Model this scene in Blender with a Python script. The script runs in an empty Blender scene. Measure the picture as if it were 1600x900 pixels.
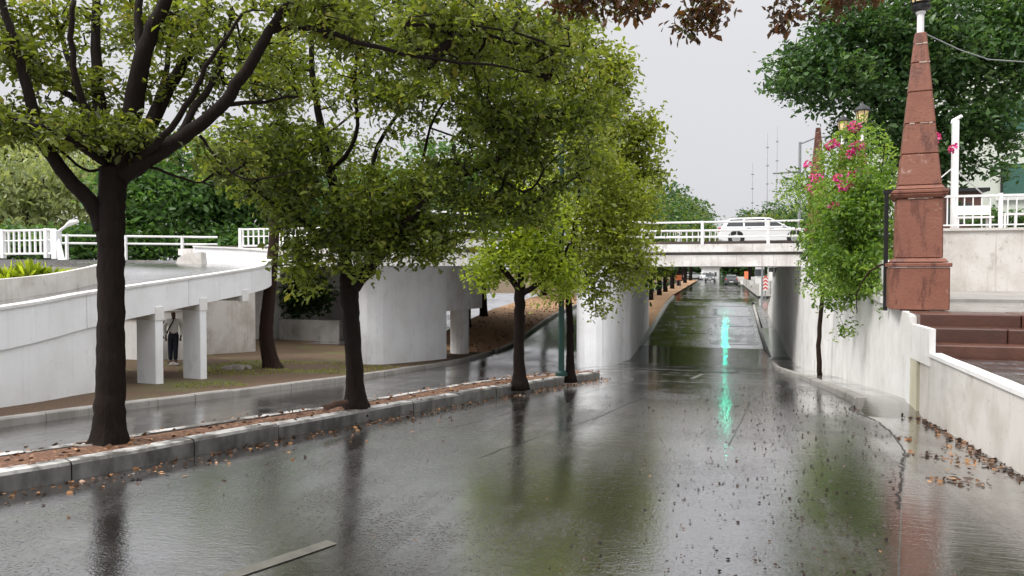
import bpy, math, random
import numpy as np
from mathutils import Matrix, Vector
random.seed(7); RNG = np.random.default_rng(11)
D2 = bpy.data; SC = bpy.context.scene; COL = SC.collection
R = math.radians
# ------------------------------------------------------------------ camera
F = 1155.0; YAW = R(15.7); PIT = math.atan(30 / F); EYE = 1.6
cam = D2.cameras.new('camera'); camo = D2.objects.new('camera', cam); COL.objects.link(camo)
cam.sensor_width = 36; cam.lens = 36 * F / 1600; cam.clip_start = .05; cam.clip_end = 3000
camo.location = (0, 0, EYE); camo.rotation_euler = (R(90) - PIT, 0, YAW)
SC.camera = camo
# ------------------------------------------------------------------ sky, sun, exposure
SUN_EL, SUN_AZ = R(48), R(226)          # soft sun behind the cloud layer
w = D2.worlds.new('World'); SC.world = w; w.use_nodes = True
nt = w.node_tree; nt.nodes.clear()
def N(t, typ, **k):
    n = t.nodes.new(typ)
    for a, b in k.items(): setattr(n, a, b)
    return n
sky = N(nt, 'ShaderNodeTexSky', sky_type='NISHITA', sun_disc=False)
sky.sun_elevation = SUN_EL; sky.sun_rotation = SUN_AZ; sky.dust_density = 4; sky.air_density = 1
bg1 = N(nt, 'ShaderNodeBackground'); bg1.inputs[1].default_value = .05
hs = N(nt, 'ShaderNodeHueSaturation'); hs.inputs['Saturation'].default_value = .35
nt.links.new(sky.outputs[0], hs.inputs['Color']); nt.links.new(hs.outputs[0], bg1.inputs[0])
# cloud layer: overcast dome, brighter overhead than at the horizon, with faint cloud mottling
tc = N(nt, 'ShaderNodeTexCoord'); sx = N(nt, 'ShaderNodeSeparateXYZ')
nt.links.new(tc.outputs['Generated'], sx.inputs[0])
rp = N(nt, 'ShaderNodeValToRGB')
e = rp.color_ramp.elements
e[0].position = 0; e[0].color = (.325, .325, .340, 1); e[1].position = 1; e[1].color = (1.3, 1.3, 1.32, 1)
em = e.new(.34); em.color = (.365, .365, .38, 1)
nt.links.new(sx.outputs[2], rp.inputs[0])
cn = N(nt, 'ShaderNodeTexNoise'); cn.inputs['Scale'].default_value = 1.6; cn.inputs['Detail'].default_value = 4
nt.links.new(tc.outputs['Generated'], cn.inputs['Vector'])
cr = N(nt, 'ShaderNodeMapRange'); cr.inputs[3].default_value = .94; cr.inputs[4].default_value = 1.06
nt.links.new(cn.outputs[0], cr.inputs[0])
mv = N(nt, 'ShaderNodeVectorMath', operation='SCALE')
nt.links.new(rp.outputs[0], mv.inputs[0]); nt.links.new(cr.outputs[0], mv.inputs['Scale'])
bg2 = N(nt, 'ShaderNodeBackground'); bg2.inputs[1].default_value = 1.0
nt.links.new(mv.outputs[0], bg2.inputs[0])
ms = N(nt, 'ShaderNodeMixShader'); ms.inputs[0].default_value = .9
nt.links.new(bg1.outputs[0], ms.inputs[1]); nt.links.new(bg2.outputs[0], ms.inputs[2])
wo = N(nt, 'ShaderNodeOutputWorld'); nt.links.new(ms.outputs[0], wo.inputs[0])
sun = D2.lights.new('sun', 'SUN'); sun.energy = 1.4; sun.angle = R(20); sun.color = (1, .97, .93)
suno = D2.objects.new('sun', sun); COL.objects.link(suno)
sdir = Vector((math.sin(SUN_AZ) * math.cos(SUN_EL), math.cos(SUN_AZ) * math.cos(SUN_EL), math.sin(SUN_EL)))
suno.rotation_euler = sdir.to_track_quat('Z', 'Y').to_euler()
SC.view_settings.view_transform = 'Standard'; SC.view_settings.look = 'None'
SC.view_settings.exposure = 1.17; SC.view_settings.gamma = 1
SC.cycles.max_bounces = 5; SC.cycles.diffuse_bounces = 2; SC.cycles.glossy_bounces = 2
SC.cycles.transmission_bounces = 3; SC.cycles.transparent_max_bounces = 4
SC.cycles.sample_clamp_indirect = 6; SC.cycles.use_denoising = True; SC.cycles.use_adaptive_sampling = True; SC.cycles.adaptive_threshold = .03

# ------------------------------------------------------------------ geometry helpers
def ray(px, py):
    x = (px - 800) / F; y = -(py - 450) / F
    c, s = math.cos(PIT), math.sin(PIT)
    f = c + y * s; up = y * c - s
    cy, sy = math.cos(YAW), math.sin(YAW)
    return np.array([cy * x - sy * f, sy * x + cy * f, up])
def P(px, py, Z):                      # a point seen at a pixel, Z metres deep
    return np.array([0, 0, EYE]) + ray(px, py) * Z
_vv = np.arange(-40, 420, .25)
def _prof(v, d):
    y = np.interp(_vv, v, d); k = np.exp(-.5 * (np.arange(-12, 13) / 4.5) ** 2); k /= k.sum()
    return np.convolve(np.pad(y, 12, mode='edge'), k, 'valid')
_M = EYE - _prof([-40, -12, 0, 7.6, 12.2, 20, 31, 35, 39, 46, 58, 66, 135, 260, 420],
                 [1.0, 1.3, 1.6, 1.82, 2.05, 2.82, 4.0, 4.2, 4.08, 3.6, 2.6, 2.45, 2.3, 2.0, 2.0])
_L = EYE - _prof([-40, -12, 0, 8.3, 18.5, 28, 35, 46, 60, 140, 260, 420],
                 [1.1, 1.4, 1.85, 2.3, 3.15, 3.8, 4.0, 3.0, 2.5, 2.3, 2.0, 2.0])
def zM(v): return np.interp(v, _vv, _M)
def zL(v): return np.interp(v, _vv, _L)
_KV = [-40, -6, 0, 4.38, 5.07, 5.96, 7.24, 7.98, 9.85, 11.98, 14.56, 17.8, 24, 30, 38, 60, 137, 420]
_KU = [-19, -8.7, -6.75, -5.33, -5.0, -4.76, -4.36, -4.12, -3.62, -3.08, -2.74, -2.6, -3.4, -3.9, -3.95, -3.75, -3.8, -3.8]
def uk(v): return np.interp(v, _KV, _KU)
def zr(u, v):                          # the asphalt
    t = np.clip((uk(v) - .3 - u) / 1.6, 0, 1); t = t * t * (3 - 2 * t)
    return (1 - t) * zM(v) + t * zL(v)
def zverge(u, v): return zL(v) + .12 + .02 * np.maximum(0, -10.2 - u)

def mesh_obj(name, verts, faces, mat, parent=None, smooth=False, attr=None):
    me = D2.meshes.new(name)
    me.from_pydata([tuple(map(float, v)) for v in verts], [], [tuple(map(int, f)) for f in faces])
    if mat is not None: me.materials.append(mat)
    if smooth: me.shade_smooth()
    me.update()
    o = D2.objects.new(name, me); COL.objects.link(o)
    if parent is not None: adopt(o, parent)
    return o
def adopt(o, parent):                  # children keep world coordinates
    o.parent = parent; o.matrix_parent_inverse = parent_world(parent).inverted()
def parent_world(p):
    m = p.matrix_basis.copy()
    if p.parent: m = parent_world(p.parent) @ p.matrix_parent_inverse @ m
    return m
def local(o, parent):                  # children in the parent's own coordinates
    o.parent = parent; return o
def tag(o, label=None, cat=None, group=None, kind=None):
    if label: o['label'] = label
    if cat: o['category'] = cat
    if group: o['group'] = group
    if kind: o['kind'] = kind
    return o
def thing(name, label, cat, loc=(0, 0, 0), rz=0, group=None):
    o = D2.objects.new(name, None); o.empty_display_size = .2; COL.objects.link(o)
    o.location = tuple(map(float, loc)); o.rotation_euler = (0, 0, rz)
    return tag(o, label, cat, group)
def copy_tree(o, parent=None):
    c = o.copy(); COL.objects.link(c); c.parent = parent
    for ch in [x for x in D2.objects if x.parent == o]: copy_tree(ch, c)
    return c
class MB:
    def __init__(s): s.v = []; s.f = []
    def add(s, v, f):
        b = len(s.v); s.v += [tuple(x) for x in v]; s.f += [tuple(i + b for i in q) for q in f]; return s
    def box(s, x0, x1, y0, y1, z0, z1, ch=0):
        if ch <= 0:
            v = [(x, y, z) for z in (z0, z1) for y in (y0, y1) for x in (x0, x1)]
            return s.add(v, [(0, 2, 3, 1), (4, 5, 7, 6), (0, 1, 5, 4), (2, 6, 7, 3), (0, 4, 6, 2), (1, 3, 7, 5)])
        # chamfered: octagon prism style
        def ring(z, d): return [(x0 + d, y0, z), (x1 - d, y0, z), (x1, y0 + d, z), (x1, y1 - d, z), (x1 - d, y1, z), (x0 + d, y1, z), (x0, y1 - d, z), (x0, y0 + d, z)]
        def rin(z): return [(x0 + ch, y0 + ch, z), (x1 - ch, y0 + ch, z), (x1 - ch, y0 + ch, z), (x1 - ch, y1 - ch, z), (x1 - ch, y1 - ch, z), (x0 + ch, y1 - ch, z), (x0 + ch, y1 - ch, z), (x0 + ch, y0 + ch, z)]
        v = rin(z0) + ring(z0 + ch, ch) + ring(z1 - ch, ch) + rin(z1); f = []
        for k in range(3):
            for i in range(8): j = (i + 1) % 8; f.append((k * 8 + i, k * 8 + j, k * 8 + 8 + j, k * 8 + 8 + i))
        f.append(tuple(range(7, -1, -1))); f.append(tuple(range(24, 32)))
        return s.add(v, f)
    def tube(s, pts, rad, n=8, cap=True, mod=None):
        pts = [np.array(p, float) for p in pts]
        if not hasattr(rad, '__len__'): rad = [rad] * len(pts)
        b = len(s.v); ref = None
        for i, p in enumerate(pts):
            t = pts[min(i + 1, len(pts) - 1)] - pts[max(i - 1, 0)]; t = t / (np.linalg.norm(t) + 1e-9)
            if ref is None:
                ref = np.cross(t, (0, 0, 1.)) if abs(t[2]) < .9 else np.cross(t, (1., 0, 0))
            a = ref - t * np.dot(ref, t); a /= np.linalg.norm(a) + 1e-9; c = np.cross(t, a); ref = a
            for k in range(n):
                q = 2 * math.pi * k / n
                s.v.append(tuple(p + rad[i] * (mod(i, k) if mod else 1) * (math.cos(q) * a + math.sin(q) * c)))
        for i in range(len(pts) - 1):
            for k in range(n):
                j = (k + 1) % n
                s.f.append((b + i * n + k, b + i * n + j, b + i * n + n + j, b + i * n + n + k))
        if cap:
            s.f.append(tuple(b + k for k in range(n - 1, -1, -1))); e = b + (len(pts) - 1) * n
            s.f.append(tuple(e + k for k in range(n)))
        return s
    def lathe(s, prof, n=12, c=(0, 0, 0), sq=False):
        b = len(s.v)
        for r, z in prof:
            for k in range(n):
                q = 2 * math.pi * (k + .5) / n; s.v.append((c[0] + r * math.cos(q), c[1] + r * math.sin(q), c[2] + z))
        for i in range(len(prof) - 1):
            for k in range(n):
                j = (k + 1) % n; s.f.append((b + i * n + k, b + i * n + j, b + i * n + n + j, b + i * n + n + k))
        s.f.append(tuple(b + k for k in range(n - 1, -1, -1))); e = b + (len(prof) - 1) * n
        s.f.append(tuple(e + k for k in range(n))); return s
    def prism(s, poly, z0, z1):        # polygon in plan, counter-clockwise
        n = len(poly); z0f = z0 if callable(z0) else (lambda x, y: z0); z1f = z1 if callable(z1) else (lambda x, y: z1)
        v = [(x, y, z0f(x, y)) for x, y in poly] + [(x, y, z1f(x, y)) for x, y in poly]
        f = [tuple(range(n - 1, -1, -1)), tuple(range(n, 2 * n))] + [(i, (i + 1) % n, n + (i + 1) % n, n + i) for i in range(n)]
        return s.add(v, f)
    def strip(s, A, B):                # two 3D polylines joined by quads
        n = len(A); return s.add(list(A) + list(B), [(i, i + 1, n + i + 1, n + i) for i in range(n - 1)])
    def build(s, name, mat, parent=None, smooth=False): return mesh_obj(name, s.v, s.f, mat, parent, smooth)
def wall_band(line, thick, z0f, z1f, side=1):   # a wall following a plan polyline; thickness to the left (side=1)
    L = [np.array(p, float) for p in line]; O = []
    for i, p in enumerate(L):
        t = L[min(i + 1, len(L) - 1)] - L[max(i - 1, 0)]; t /= np.linalg.norm(t) + 1e-9
        O.append(p + side * thick * np.array([-t[1], t[0]]))
    n = len(L); mb = MB()
    a0 = [(p[0], p[1], z0f(i)) for i, p in enumerate(L)]; a1 = [(p[0], p[1], z1f(i)) for i, p in enumerate(L)]
    b0 = [(p[0], p[1], z0f(i)) for i, p in enumerate(O)]; b1 = [(p[0], p[1], z1f(i)) for i, p in enumerate(O)]
    v = a0 + a1 + b0 + b1; f = []
    for i in range(n - 1):
        f += [(i, i + 1, n + i + 1, n + i), (2 * n + i + 1, 2 * n + i, 3 * n + i, 3 * n + i + 1),
              (n + i, n + i + 1, 3 * n + i + 1, 3 * n + i), (i + 1, i, 2 * n + i, 2 * n + i + 1)]
    f += [(0, n, 3 * n, 2 * n), (n - 1, 3 * n - 1, 4 * n - 1, 2 * n - 1)]
    return mb.add(v, f)

# ------------------------------------------------------------------ materials
MAT = {}
def mat(name, rough=.7, spec=.5, ior=1.45):
    m = D2.materials.new(name); m.use_nodes = True; t = m.node_tree
    b = t.nodes['Principled BSDF']; b.inputs['Roughness'].default_value = rough
    b.inputs['IOR'].default_value = ior; b.inputs['Specular IOR Level'].default_value = spec
    MAT[name] = m; return m, t, b
def coords(t, scale=(1, 1, 1), kind='Object'):
    c = N(t, 'ShaderNodeTexCoord'); m = N(t, 'ShaderNodeMapping'); m.inputs['Scale'].default_value = scale
    t.links.new(c.outputs[kind], m.inputs[0]); return m.outputs[0]
def noise(t, vec, scale, detail=3, rough=.55):
    n = N(t, 'ShaderNodeTexNoise'); n.inputs['Scale'].default_value = scale; n.inputs['Detail'].default_value = detail
    n.inputs['Roughness'].default_value = rough; t.links.new(vec, n.inputs['Vector']); return n.outputs[0]
def ramp(t, fac, stops):
    r = N(t, 'ShaderNodeValToRGB'); el = r.color_ramp.elements
    while len(el) < len(stops): el.new(.5)
    for i, (p, c) in enumerate(stops):
        el[i].position = p; el[i].color = (c, c, c, 1) if not hasattr(c, '__len__') else (*c, 1)
    t.links.new(fac, r.inputs[0]); return r.outputs[0]
def mixc(t, fac, a, b, mode='MIX'):
    m = N(t, 'ShaderNodeMix', data_type='RGBA', blend_type=mode)
    for k, x in ((0, fac), (6, a), (7, b)):
        if hasattr(x, 'is_linked') or isinstance(x, bpy.types.NodeSocket): t.links.new(x, m.inputs[k])
        else: m.inputs[k].default_value = x if k == 0 else (*x, 1)
    return m.outputs[2]
def bump(t, b, h, strength=.3, dist=.01, prev=None):
    n = N(t, 'ShaderNodeBump'); n.inputs['Strength'].default_value = strength; n.inputs['Distance'].default_value = dist
    t.links.new(h, n.inputs['Height'])
    if prev: t.links.new(prev, n.inputs['Normal'])
    t.links.new(n.outputs[0], b.inputs['Normal']); return n.outputs[0]

def m_road(name, c0, c1, r0, r1, ripple=0, k=.5, lo=.78):
    m, t, b = mat(name, spec=.5, ior=3.0)
    v = coords(t); vs = coords(t, (1.5, .10, 1))
    n1 = noise(t, v, .55, 5, .62); n2 = noise(t, vs, 2.0, 5, .65); n3 = noise(t, v, 7, 5, .7); n4 = noise(t, v, 120, 2)
    vo = N(t, 'ShaderNodeTexVoronoi'); vo.inputs['Scale'].default_value = 95; t.links.new(v, vo.inputs['Vector'])
    col = mixc(t, ramp(t, n2, [(.32, 0), (.68, 1)]), c0, c1); col = mixc(t, ramp(t, n3, [(.40, 0), (.70, 1)]), col, tuple(.45 * x for x in c0))
    col = mixc(t, ramp(t, vo.outputs['Distance'], [(.25, 0), (.6, .6)]), col, tuple(1.3 * x for x in c1))
    t.links.new(col, b.inputs['Base Color'])
    mm = N(t, 'ShaderNodeMath', operation='MULTIPLY_ADD'); t.links.new(n2, mm.inputs[0]); mm.inputs[1].default_value = .7; t.links.new(n1, mm.inputs[2])
    film = ramp(t, mm.outputs[0], [(lo, 0), (lo + .3, 1)])            # where the water film breaks up
    gr = ramp(t, noise(t, v, 42, 5, .75), [(.50, 0), (.60, 1)])     # stones that stand out of the film
    brk = N(t, 'ShaderNodeMath', operation='MULTIPLY'); t.links.new(gr, brk.inputs[0]); t.links.new(ramp(t, n1, [(.30, .15), (.62, 1)]), brk.inputs[1])
    rr_ = N(t, 'ShaderNodeMath', operation='MULTIPLY_ADD'); t.links.new(brk.outputs[0], rr_.inputs[0]); rr_.inputs[1].default_value = .35 * k; t.links.new(ramp(t, film, [(0, r0), (1, r1)]), rr_.inputs[2])
    t.links.new(rr_.outputs[0], b.inputs['Roughness'])
    t.links.new(ramp(t, brk.outputs[0], [(0, .5), (1, .5 - .42 * min(1, 2 * k))]), b.inputs['Specular IOR Level'])
    n6 = noise(t, v, 52, 2, .6); w1 = noise(t, coords(t, (.9, 4.2, 1)), 3.2, 3, .6); w2 = noise(t, coords(t, (.9, 3.6, 1)), 15, 3, .6)
    p = bump(t, b, vo.outputs['Distance'], .22 * k, .003); p = bump(t, b, n3, .16 * k, .012, p); p = bump(t, b, w2, .40 * k, .006, p); p = bump(t, b, n6, .42 * k, .004, p)
    b.inputs['Coat Roughness'].default_value = .03; b.inputs['Coat IOR'].default_value = 2.0
    cw = N(t, 'ShaderNodeMath', operation='MULTIPLY'); t.links.new(ramp(t, film, [(0, 1), (1, .35)]), cw.inputs[0]); t.links.new(ramp(t, brk.outputs[0], [(0, 1), (1, .25)]), cw.inputs[1]); t.links.new(cw.outputs[0], b.inputs['Coat Weight'])
    q = None
    for h, st, ds in ((w1, .22 * k + ripple, .02), (w2, .40 * k, .006), (n6, .42 * k, .004)):
        cn = N(t, 'ShaderNodeBump'); cn.inputs['Strength'].default_value = st; cn.inputs['Distance'].default_value = ds
        t.links.new(h, cn.inputs['Height'])
        if q: t.links.new(q, cn.inputs['Normal'])
        q = cn.outputs[0]
    t.links.new(q, b.inputs['Coat Normal'])
    return m
m_road('asphalt', (.013, .0115, .0105), (.036, .0325, .030), .05, .26)
m_road('gutter', (.035, .029, .024), (.07, .06, .05), .05, .16, .10, .35)
m_road('wet_paving', (.07, .065, .065), (.14, .13, .13), .08, .3)
m_road('patch_asphalt', (.014, .013, .013), (.030, .028, .027), .10, .34)
m_road('pale_asphalt', (.07, .066, .062), (.11, .105, .10), .22, .5)
m, t, b = mat('water', .015, .5, 1.33); b.inputs['Base Color'].default_value = (.012, .014, .011, 1)
bump(t, b, noise(t, coords(t, (.5, 3, 1)), 2.0, 3), .55, .03)

def m_white(name, base, dirt, amount=.5, streak=True, rough=.65):
    m, t, b = mat(name, rough)
    v = coords(t); n1 = noise(t, v, 1.1, 5, .6); n2 = noise(t, coords(t, (9, 9, .30)), 1.3, 5, .65); n3 = noise(t, v, 14, 3); n5 = noise(t, coords(t, (2.2, 2.2, 1)), .9, 6, .7)
    c = mixc(t, ramp(t, n1, [(.42, 0), (.72, amount)]), base, dirt)
    if streak: c = mixc(t, ramp(t, n2, [(.56, 0), (.72, amount * .8)]), c, dirt)
    c = mixc(t, ramp(t, n5, [(.60, 0), (.64, amount * .55)]), c, tuple(.75 * x for x in dirt))
    c = mixc(t, ramp(t, n3, [(.66, 0), (.72, amount * .7)]), c, tuple(.6 * x for x in dirt))
    t.links.new(c, b.inputs['Base Color']); bump(t, b, n3, .25, .006); return m
m_white('white_wall', (.77, .76, .745), (.47, .43, .38), .55)
m_white('old_white', (.63, .605, .57), (.36, .32, .27), .75)
m_white('bridge_white', (.80, .78, .76), (.40, .35, .31), .75)
m_white('pale_ramp', (.84, .845, .86), (.56, .54, .52), .36)
m_white('white_metal', (.82, .82, .82), (.55, .5, .45), .4, False, .4)
m_white('kerb_concrete', (.17, .165, .155), (.08, .075, .07), .8, True, .35)
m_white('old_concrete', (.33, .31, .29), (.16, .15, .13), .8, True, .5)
m_white('yellowed_plaster', (.55, .52, .40), (.36, .33, .22), .7)
m_white('far_white', (.78, .77, .76), (.6, .58, .55), .4)
m_white('green_building', (.62, .66, .58), (.5, .53, .46), .4)
m_white('dark_beam', (.085, .065, .055), (.05, .04, .035), .7)
# kerb tops carry worn white paint
def m_kerb():
    m, t, b = mat('painted_kerb', .4)
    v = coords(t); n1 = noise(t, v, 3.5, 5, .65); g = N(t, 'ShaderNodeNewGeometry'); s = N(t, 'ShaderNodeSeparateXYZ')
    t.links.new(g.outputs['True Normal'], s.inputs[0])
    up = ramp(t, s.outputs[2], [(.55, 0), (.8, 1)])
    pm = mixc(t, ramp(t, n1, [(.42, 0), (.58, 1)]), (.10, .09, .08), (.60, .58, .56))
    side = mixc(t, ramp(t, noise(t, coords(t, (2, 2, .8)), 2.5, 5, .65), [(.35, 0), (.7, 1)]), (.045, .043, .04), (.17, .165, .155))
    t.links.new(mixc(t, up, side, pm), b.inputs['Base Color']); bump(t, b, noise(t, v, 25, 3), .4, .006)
m_kerb()
def m_simple(name, col, rough=.6, metal=0, emit=None, es=0, var=.25, scale=6, spec=.5):
    m, t, b = mat(name, rough, spec)
    c = mixc(t, noise(t, coords(t), scale, 4), tuple(x * (1 - var) for x in col), tuple(min(1, x * (1 + var)) for x in col))
    t.links.new(c, b.inputs['Base Color']); b.inputs['Metallic'].default_value = metal
    if emit: b.inputs['Emission Color'].default_value = (*emit, 1); b.inputs['Emission Strength'].default_value = es
    return m
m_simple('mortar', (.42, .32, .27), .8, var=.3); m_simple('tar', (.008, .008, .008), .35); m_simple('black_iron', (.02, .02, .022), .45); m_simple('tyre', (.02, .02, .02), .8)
m_simple('car_white', (.78, .78, .79), .15, var=.03); m_simple('car_grey', (.10, .105, .11), .2, var=.05)
m_simple('glass_dark', (.07, .075, .08), .12, var=.1, spec=.3); m_simple('rim', (.5, .5, .5), .3, .6)
m_simple('red_lamp', (.5, .02, .02), .2); m_simple('amber_glass', (.75, .58, .30), .3, emit=(1, .72, .35), es=.06)
m_simple('green_pole', (.012, .045, .036), .4); m_simple('grey_pole', (.25, .26, .27), .4)
m_simple('orange_sign', (.75, .22, .10), .5, var=.1); m_simple('sign_white', (.8, .78, .76), .5, var=.05); m_simple('sign_red', (.6, .05, .05), .5)
m_simple('skin', (.10, .045, .03), .5); m_simple('shirt', (.78, .78, .78), .8); m_simple('trousers', (.015, .018, .03), .8); m_simple('black_cloth', (.015, .015, .015), .8)
m_simple('wood_log', (.07, .035, .022), .7, var=.5, scale=20); m_simple('hose', (.22, .19, .16), .5)
m_simple('green_glass', (.05, .13, .10), .08); m_simple('yellow_paint', (.11, .105, .09), .4, var=.6, scale=11)
m_simple('worn_paint', (.10, .10, .098), .3, var=.6, scale=7)
m_simple('signal_green', (.0, .6, .4), .3, emit=(0.0, 1.0, .62), es=60)
m_simple('bloom', (.72, .045, .16), .6, var=.35, scale=30); m_simple('rock', (.24, .21, .19), .7, var=.5)
m_simple('brick_dark', (.12, .06, .05), .6)
# red quarry stone
m, t, b = mat('quarry_stone', .5); v = coords(t)
c = mixc(t, noise(t, v, 4, 5, .65), (.145, .050, .030), (.275, .112, .072))
wet = ramp(t, noise(t, coords(t, (2.6, 2.6, .75)), 1.7, 6, .72), [(.53, 0), (.60, .85)])
c = mixc(t, wet, c, (.075, .026, .020))
c = mixc(t, ramp(t, noise(t, v, 2.2, 6, .75), [(.62, 0), (.66, .8)]), c, (.42, .30, .25)); oi = N(t, 'ShaderNodeObjectInfo')
c = mixc(t, ramp(t, oi.outputs['Random'], [(0, 0), (1, .45)]), c, (.23, .095, .064))
t.links.new(c, b.inputs['Base Color']); t.links.new(ramp(t, wet, [(0, .6), (1, .25)]), b.inputs['Roughness'])
bump(t, b, noise(t, v, 22, 5, .7), .8, .014)
m, t, b = mat('dark_stone', .3, .6); v = coords(t)
c = mixc(t, noise(t, v, 3, 5, .65), (.052, .022, .015), (.17, .072, .047)); oi = N(t, 'ShaderNodeObjectInfo')
c = mixc(t, ramp(t, oi.outputs['Random'], [(.3, 0), (1, .5)]), c, (.035, .02, .018))
t.links.new(c, b.inputs['Base Color']); bump(t, b, noise(t, v, 18, 4), .5, .012)
# soil with leaf mould, lawn
m, t, b = mat('soil', .9); v = coords(t)
c = mixc(t, noise(t, v, 5, 6, .7), (.075, .036, .022), (.20, .10, .058)); c = mixc(t, ramp(t, noise(t, v, 26, 3), [(.55, 0), (.65, .7)]), c, (.36, .21, .12))
t.links.new(c, b.inputs['Base Color']); bump(t, b, noise(t, v, 20, 4), .8, .03)
m, t, b = mat('verge', .9); v = coords(t)
c = mixc(t, ramp(t, noise(t, v, .55, 4, .6), [(.50, 0), (.64, 1)]), (.095, .056, .033), (.095, .105, .032))
c = mixc(t, ramp(t, noise(t, v, 18, 4), [(.4, 0), (.7, .6)]), c, (.145, .092, .052)); t.links.new(c, b.inputs['Base Color']); bump(t, b, noise(t, v, 20, 4), .8, .04)
m, t, b = mat('dry_litter', .9); v = coords(t)
c = mixc(t, noise(t, v, 4, 6, .7), (.22, .12, .06), (.50, .31, .18)); t.links.new(c, b.inputs['Base Color']); bump(t, b, noise(t, v, 16, 4), .7, .03)
# bark
def m_bark(name, a, c2):
    m, t, b = mat(name, .75, .15); v = coords(t, (1, 1, .25)); h = noise(t, v, 26, 4, .65)
    t.links.new(mixc(t, h, a, c2), b.inputs['Base Color']); bump(t, b, h, .9, .02)
m_bark('bark', (.003, .0022, .0018), (.022, .014, .0105)); m_bark('bark_brown', (.011, .0065, .005), (.045, .026, .018))
def m_leaf(name, stops, trans=.38, rough=.38, tint=1.5):
    m = D2.materials.new(name); m.use_nodes = True; t = m.node_tree; b = t.nodes['Principled BSDF']; MAT[name] = m
    a = N(t, 'ShaderNodeAttribute', attribute_name='rnd')
    c = ramp(t, a.outputs['Fac'], stops); t.links.new(c, b.inputs['Base Color'])
    b.inputs['Roughness'].default_value = rough; b.inputs['Specular IOR Level'].default_value = .5
    tr = N(t, 'ShaderNodeBsdfTranslucent')
    k = N(t, 'ShaderNodeVectorMath', operation='MULTIPLY'); t.links.new(c, k.inputs[0]); k.inputs[1].default_value = (tint * 1.1, tint * 1.1, tint * .5)
    t.links.new(k.outputs[0], tr.inputs[0])
    x = N(t, 'ShaderNodeMixShader'); x.inputs[0].default_value = trans
    t.links.new(b.outputs[0], x.inputs[1]); t.links.new(tr.outputs[0], x.inputs[2])
    t.links.new(x.outputs[0], t.nodes['Material Output'].inputs[0])
m_leaf('leaf_olive', [(0, (.036, .046, .008)), (.5, (.130, .165, .022)), (.9, (.25, .29, .055)), (1, (.30, .26, .05))], .46)
m_leaf('leaf_mid', [(0, (.030, .046, .008)), (.5, (.125, .165, .022)), (.92, (.26, .31, .055)), (1, (.28, .26, .05))], .46)
m_leaf('leaf_lime', [(0, (.10, .15, .014)), (.5, (.25, .32, .028)), (1, (.42, .48, .06))], .5)
m_leaf('leaf_yellowish', [(0, (.11, .125, .016)), (.5, (.19, .235, .030)), (1, (.33, .37, .07))], .48)
m_leaf('leaf_vine', [(0, (.045, .095, .014)), (.5, (.13, .23, .030)), (1, (.28, .39, .075))], .46)
m_leaf('leaf_dark', [(0, (.022, .058, .018)), (.5, (.060, .130, .038)), (1, (.14, .225, .07))], .38)
m_leaf('leaf_green', [(0, (.035, .085, .022)), (.5, (.08, .165, .042)), (1, (.15, .25, .075))], .4)
m_leaf('leaf_pale', [(0, (.16, .20, .09)), (.5, (.27, .31, .16)), (1, (.40, .42, .24))], .45)
m_leaf('leaf_red', [(0, (.03, .018, .009)), (.4, (.075, .038, .015)), (.62, (.14, .048, .018)), (.8, (.09, .085, .02)), (1, (.12, .13, .03))], .38)
m_leaf('leaf_fallen', [(0, (.016, .010, .007)), (.55, (.05, .026, .014)), (.8, (.20, .085, .03)), (1, (.42, .22, .09))], .0, .45)
m_leaf('petal', [(0, (.42, .02, .18)), (.6, (.68, .06, .34)), (1, (.75, .20, .45))], .3, .6)

# ------------------------------------------------------------------ leaf clouds and trees
def leaf_arrays(C, A, L, W, rnd, fold=.25, sag=.22):
    """C base points, A direction, L length, W width -> verts, quads, per-face rnd"""
    n = len(C)
    r = RNG.normal(size=(n, 3)); r[:, 2] += .9
    S = np.cross(A, r); S /= np.linalg.norm(S, axis=1, keepdims=True) + 1e-9
    Nn = np.cross(S, A)
    L = L[:, None]; W = W[:, None]
    dr = -sag * L * np.array([0, 0, 1.])
    base = C; tip = C + A * L + dr; m1 = C + A * L * .38; m2 = C + A * L * .74 + dr * .5
    V = np.stack([base, m1 + S * W * .34 + Nn * W * fold * .5, m2 + S * W * .5 + Nn * W * fold, tip, m2 - S * W * .5 + Nn * W * fold, m1 - S * W * .34 + Nn * W * fold * .5], 1)
    idx = np.arange(n)[:, None] * 6
    Q = np.concatenate([idx + np.array([[0, 1, 2, 3]]), idx + np.array([[0, 3, 4, 5]])], 1).reshape(-1, 4)
    return V.reshape(-1, 3), Q, np.repeat(rnd, 2)
def quad_mesh(name, V, Q, rnd, mt, parent=None):
    me = D2.meshes.new(name)
    me.vertices.add(len(V)); me.vertices.foreach_set('co', np.ascontiguousarray(V, dtype=np.float32).ravel())
    me.loops.add(len(Q) * 4); me.loops.foreach_set('vertex_index', np.ascontiguousarray(Q, dtype=np.int32).ravel())
    me.polygons.add(len(Q)); me.polygons.foreach_set('loop_start', np.arange(len(Q), dtype=np.int32) * 4)
    at = me.attributes.new('rnd', 'FLOAT', 'FACE'); at.data.foreach_set('value', rnd.astype(np.float32))
    me.materials.append(mt); me.update(); me.validate()
    o = D2.objects.new(name, me); COL.objects.link(o)
    if parent: adopt(o, parent)
    return o
def pnoise(p, s, ph):
    q = p / s
    return (np.sin(q[:, 0] * 1.7 + ph + 1.3 * np.sin(q[:, 1] + ph * 2)) + np.sin(q[:, 1] * 1.9 + ph * 3 + 1.1 * np.sin(q[:, 2] * 1.3)) + np.sin(q[:, 2] * 2.1 + ph * 5 + 1.2 * np.sin(q[:, 0] * 1.1))) / 3
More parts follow.
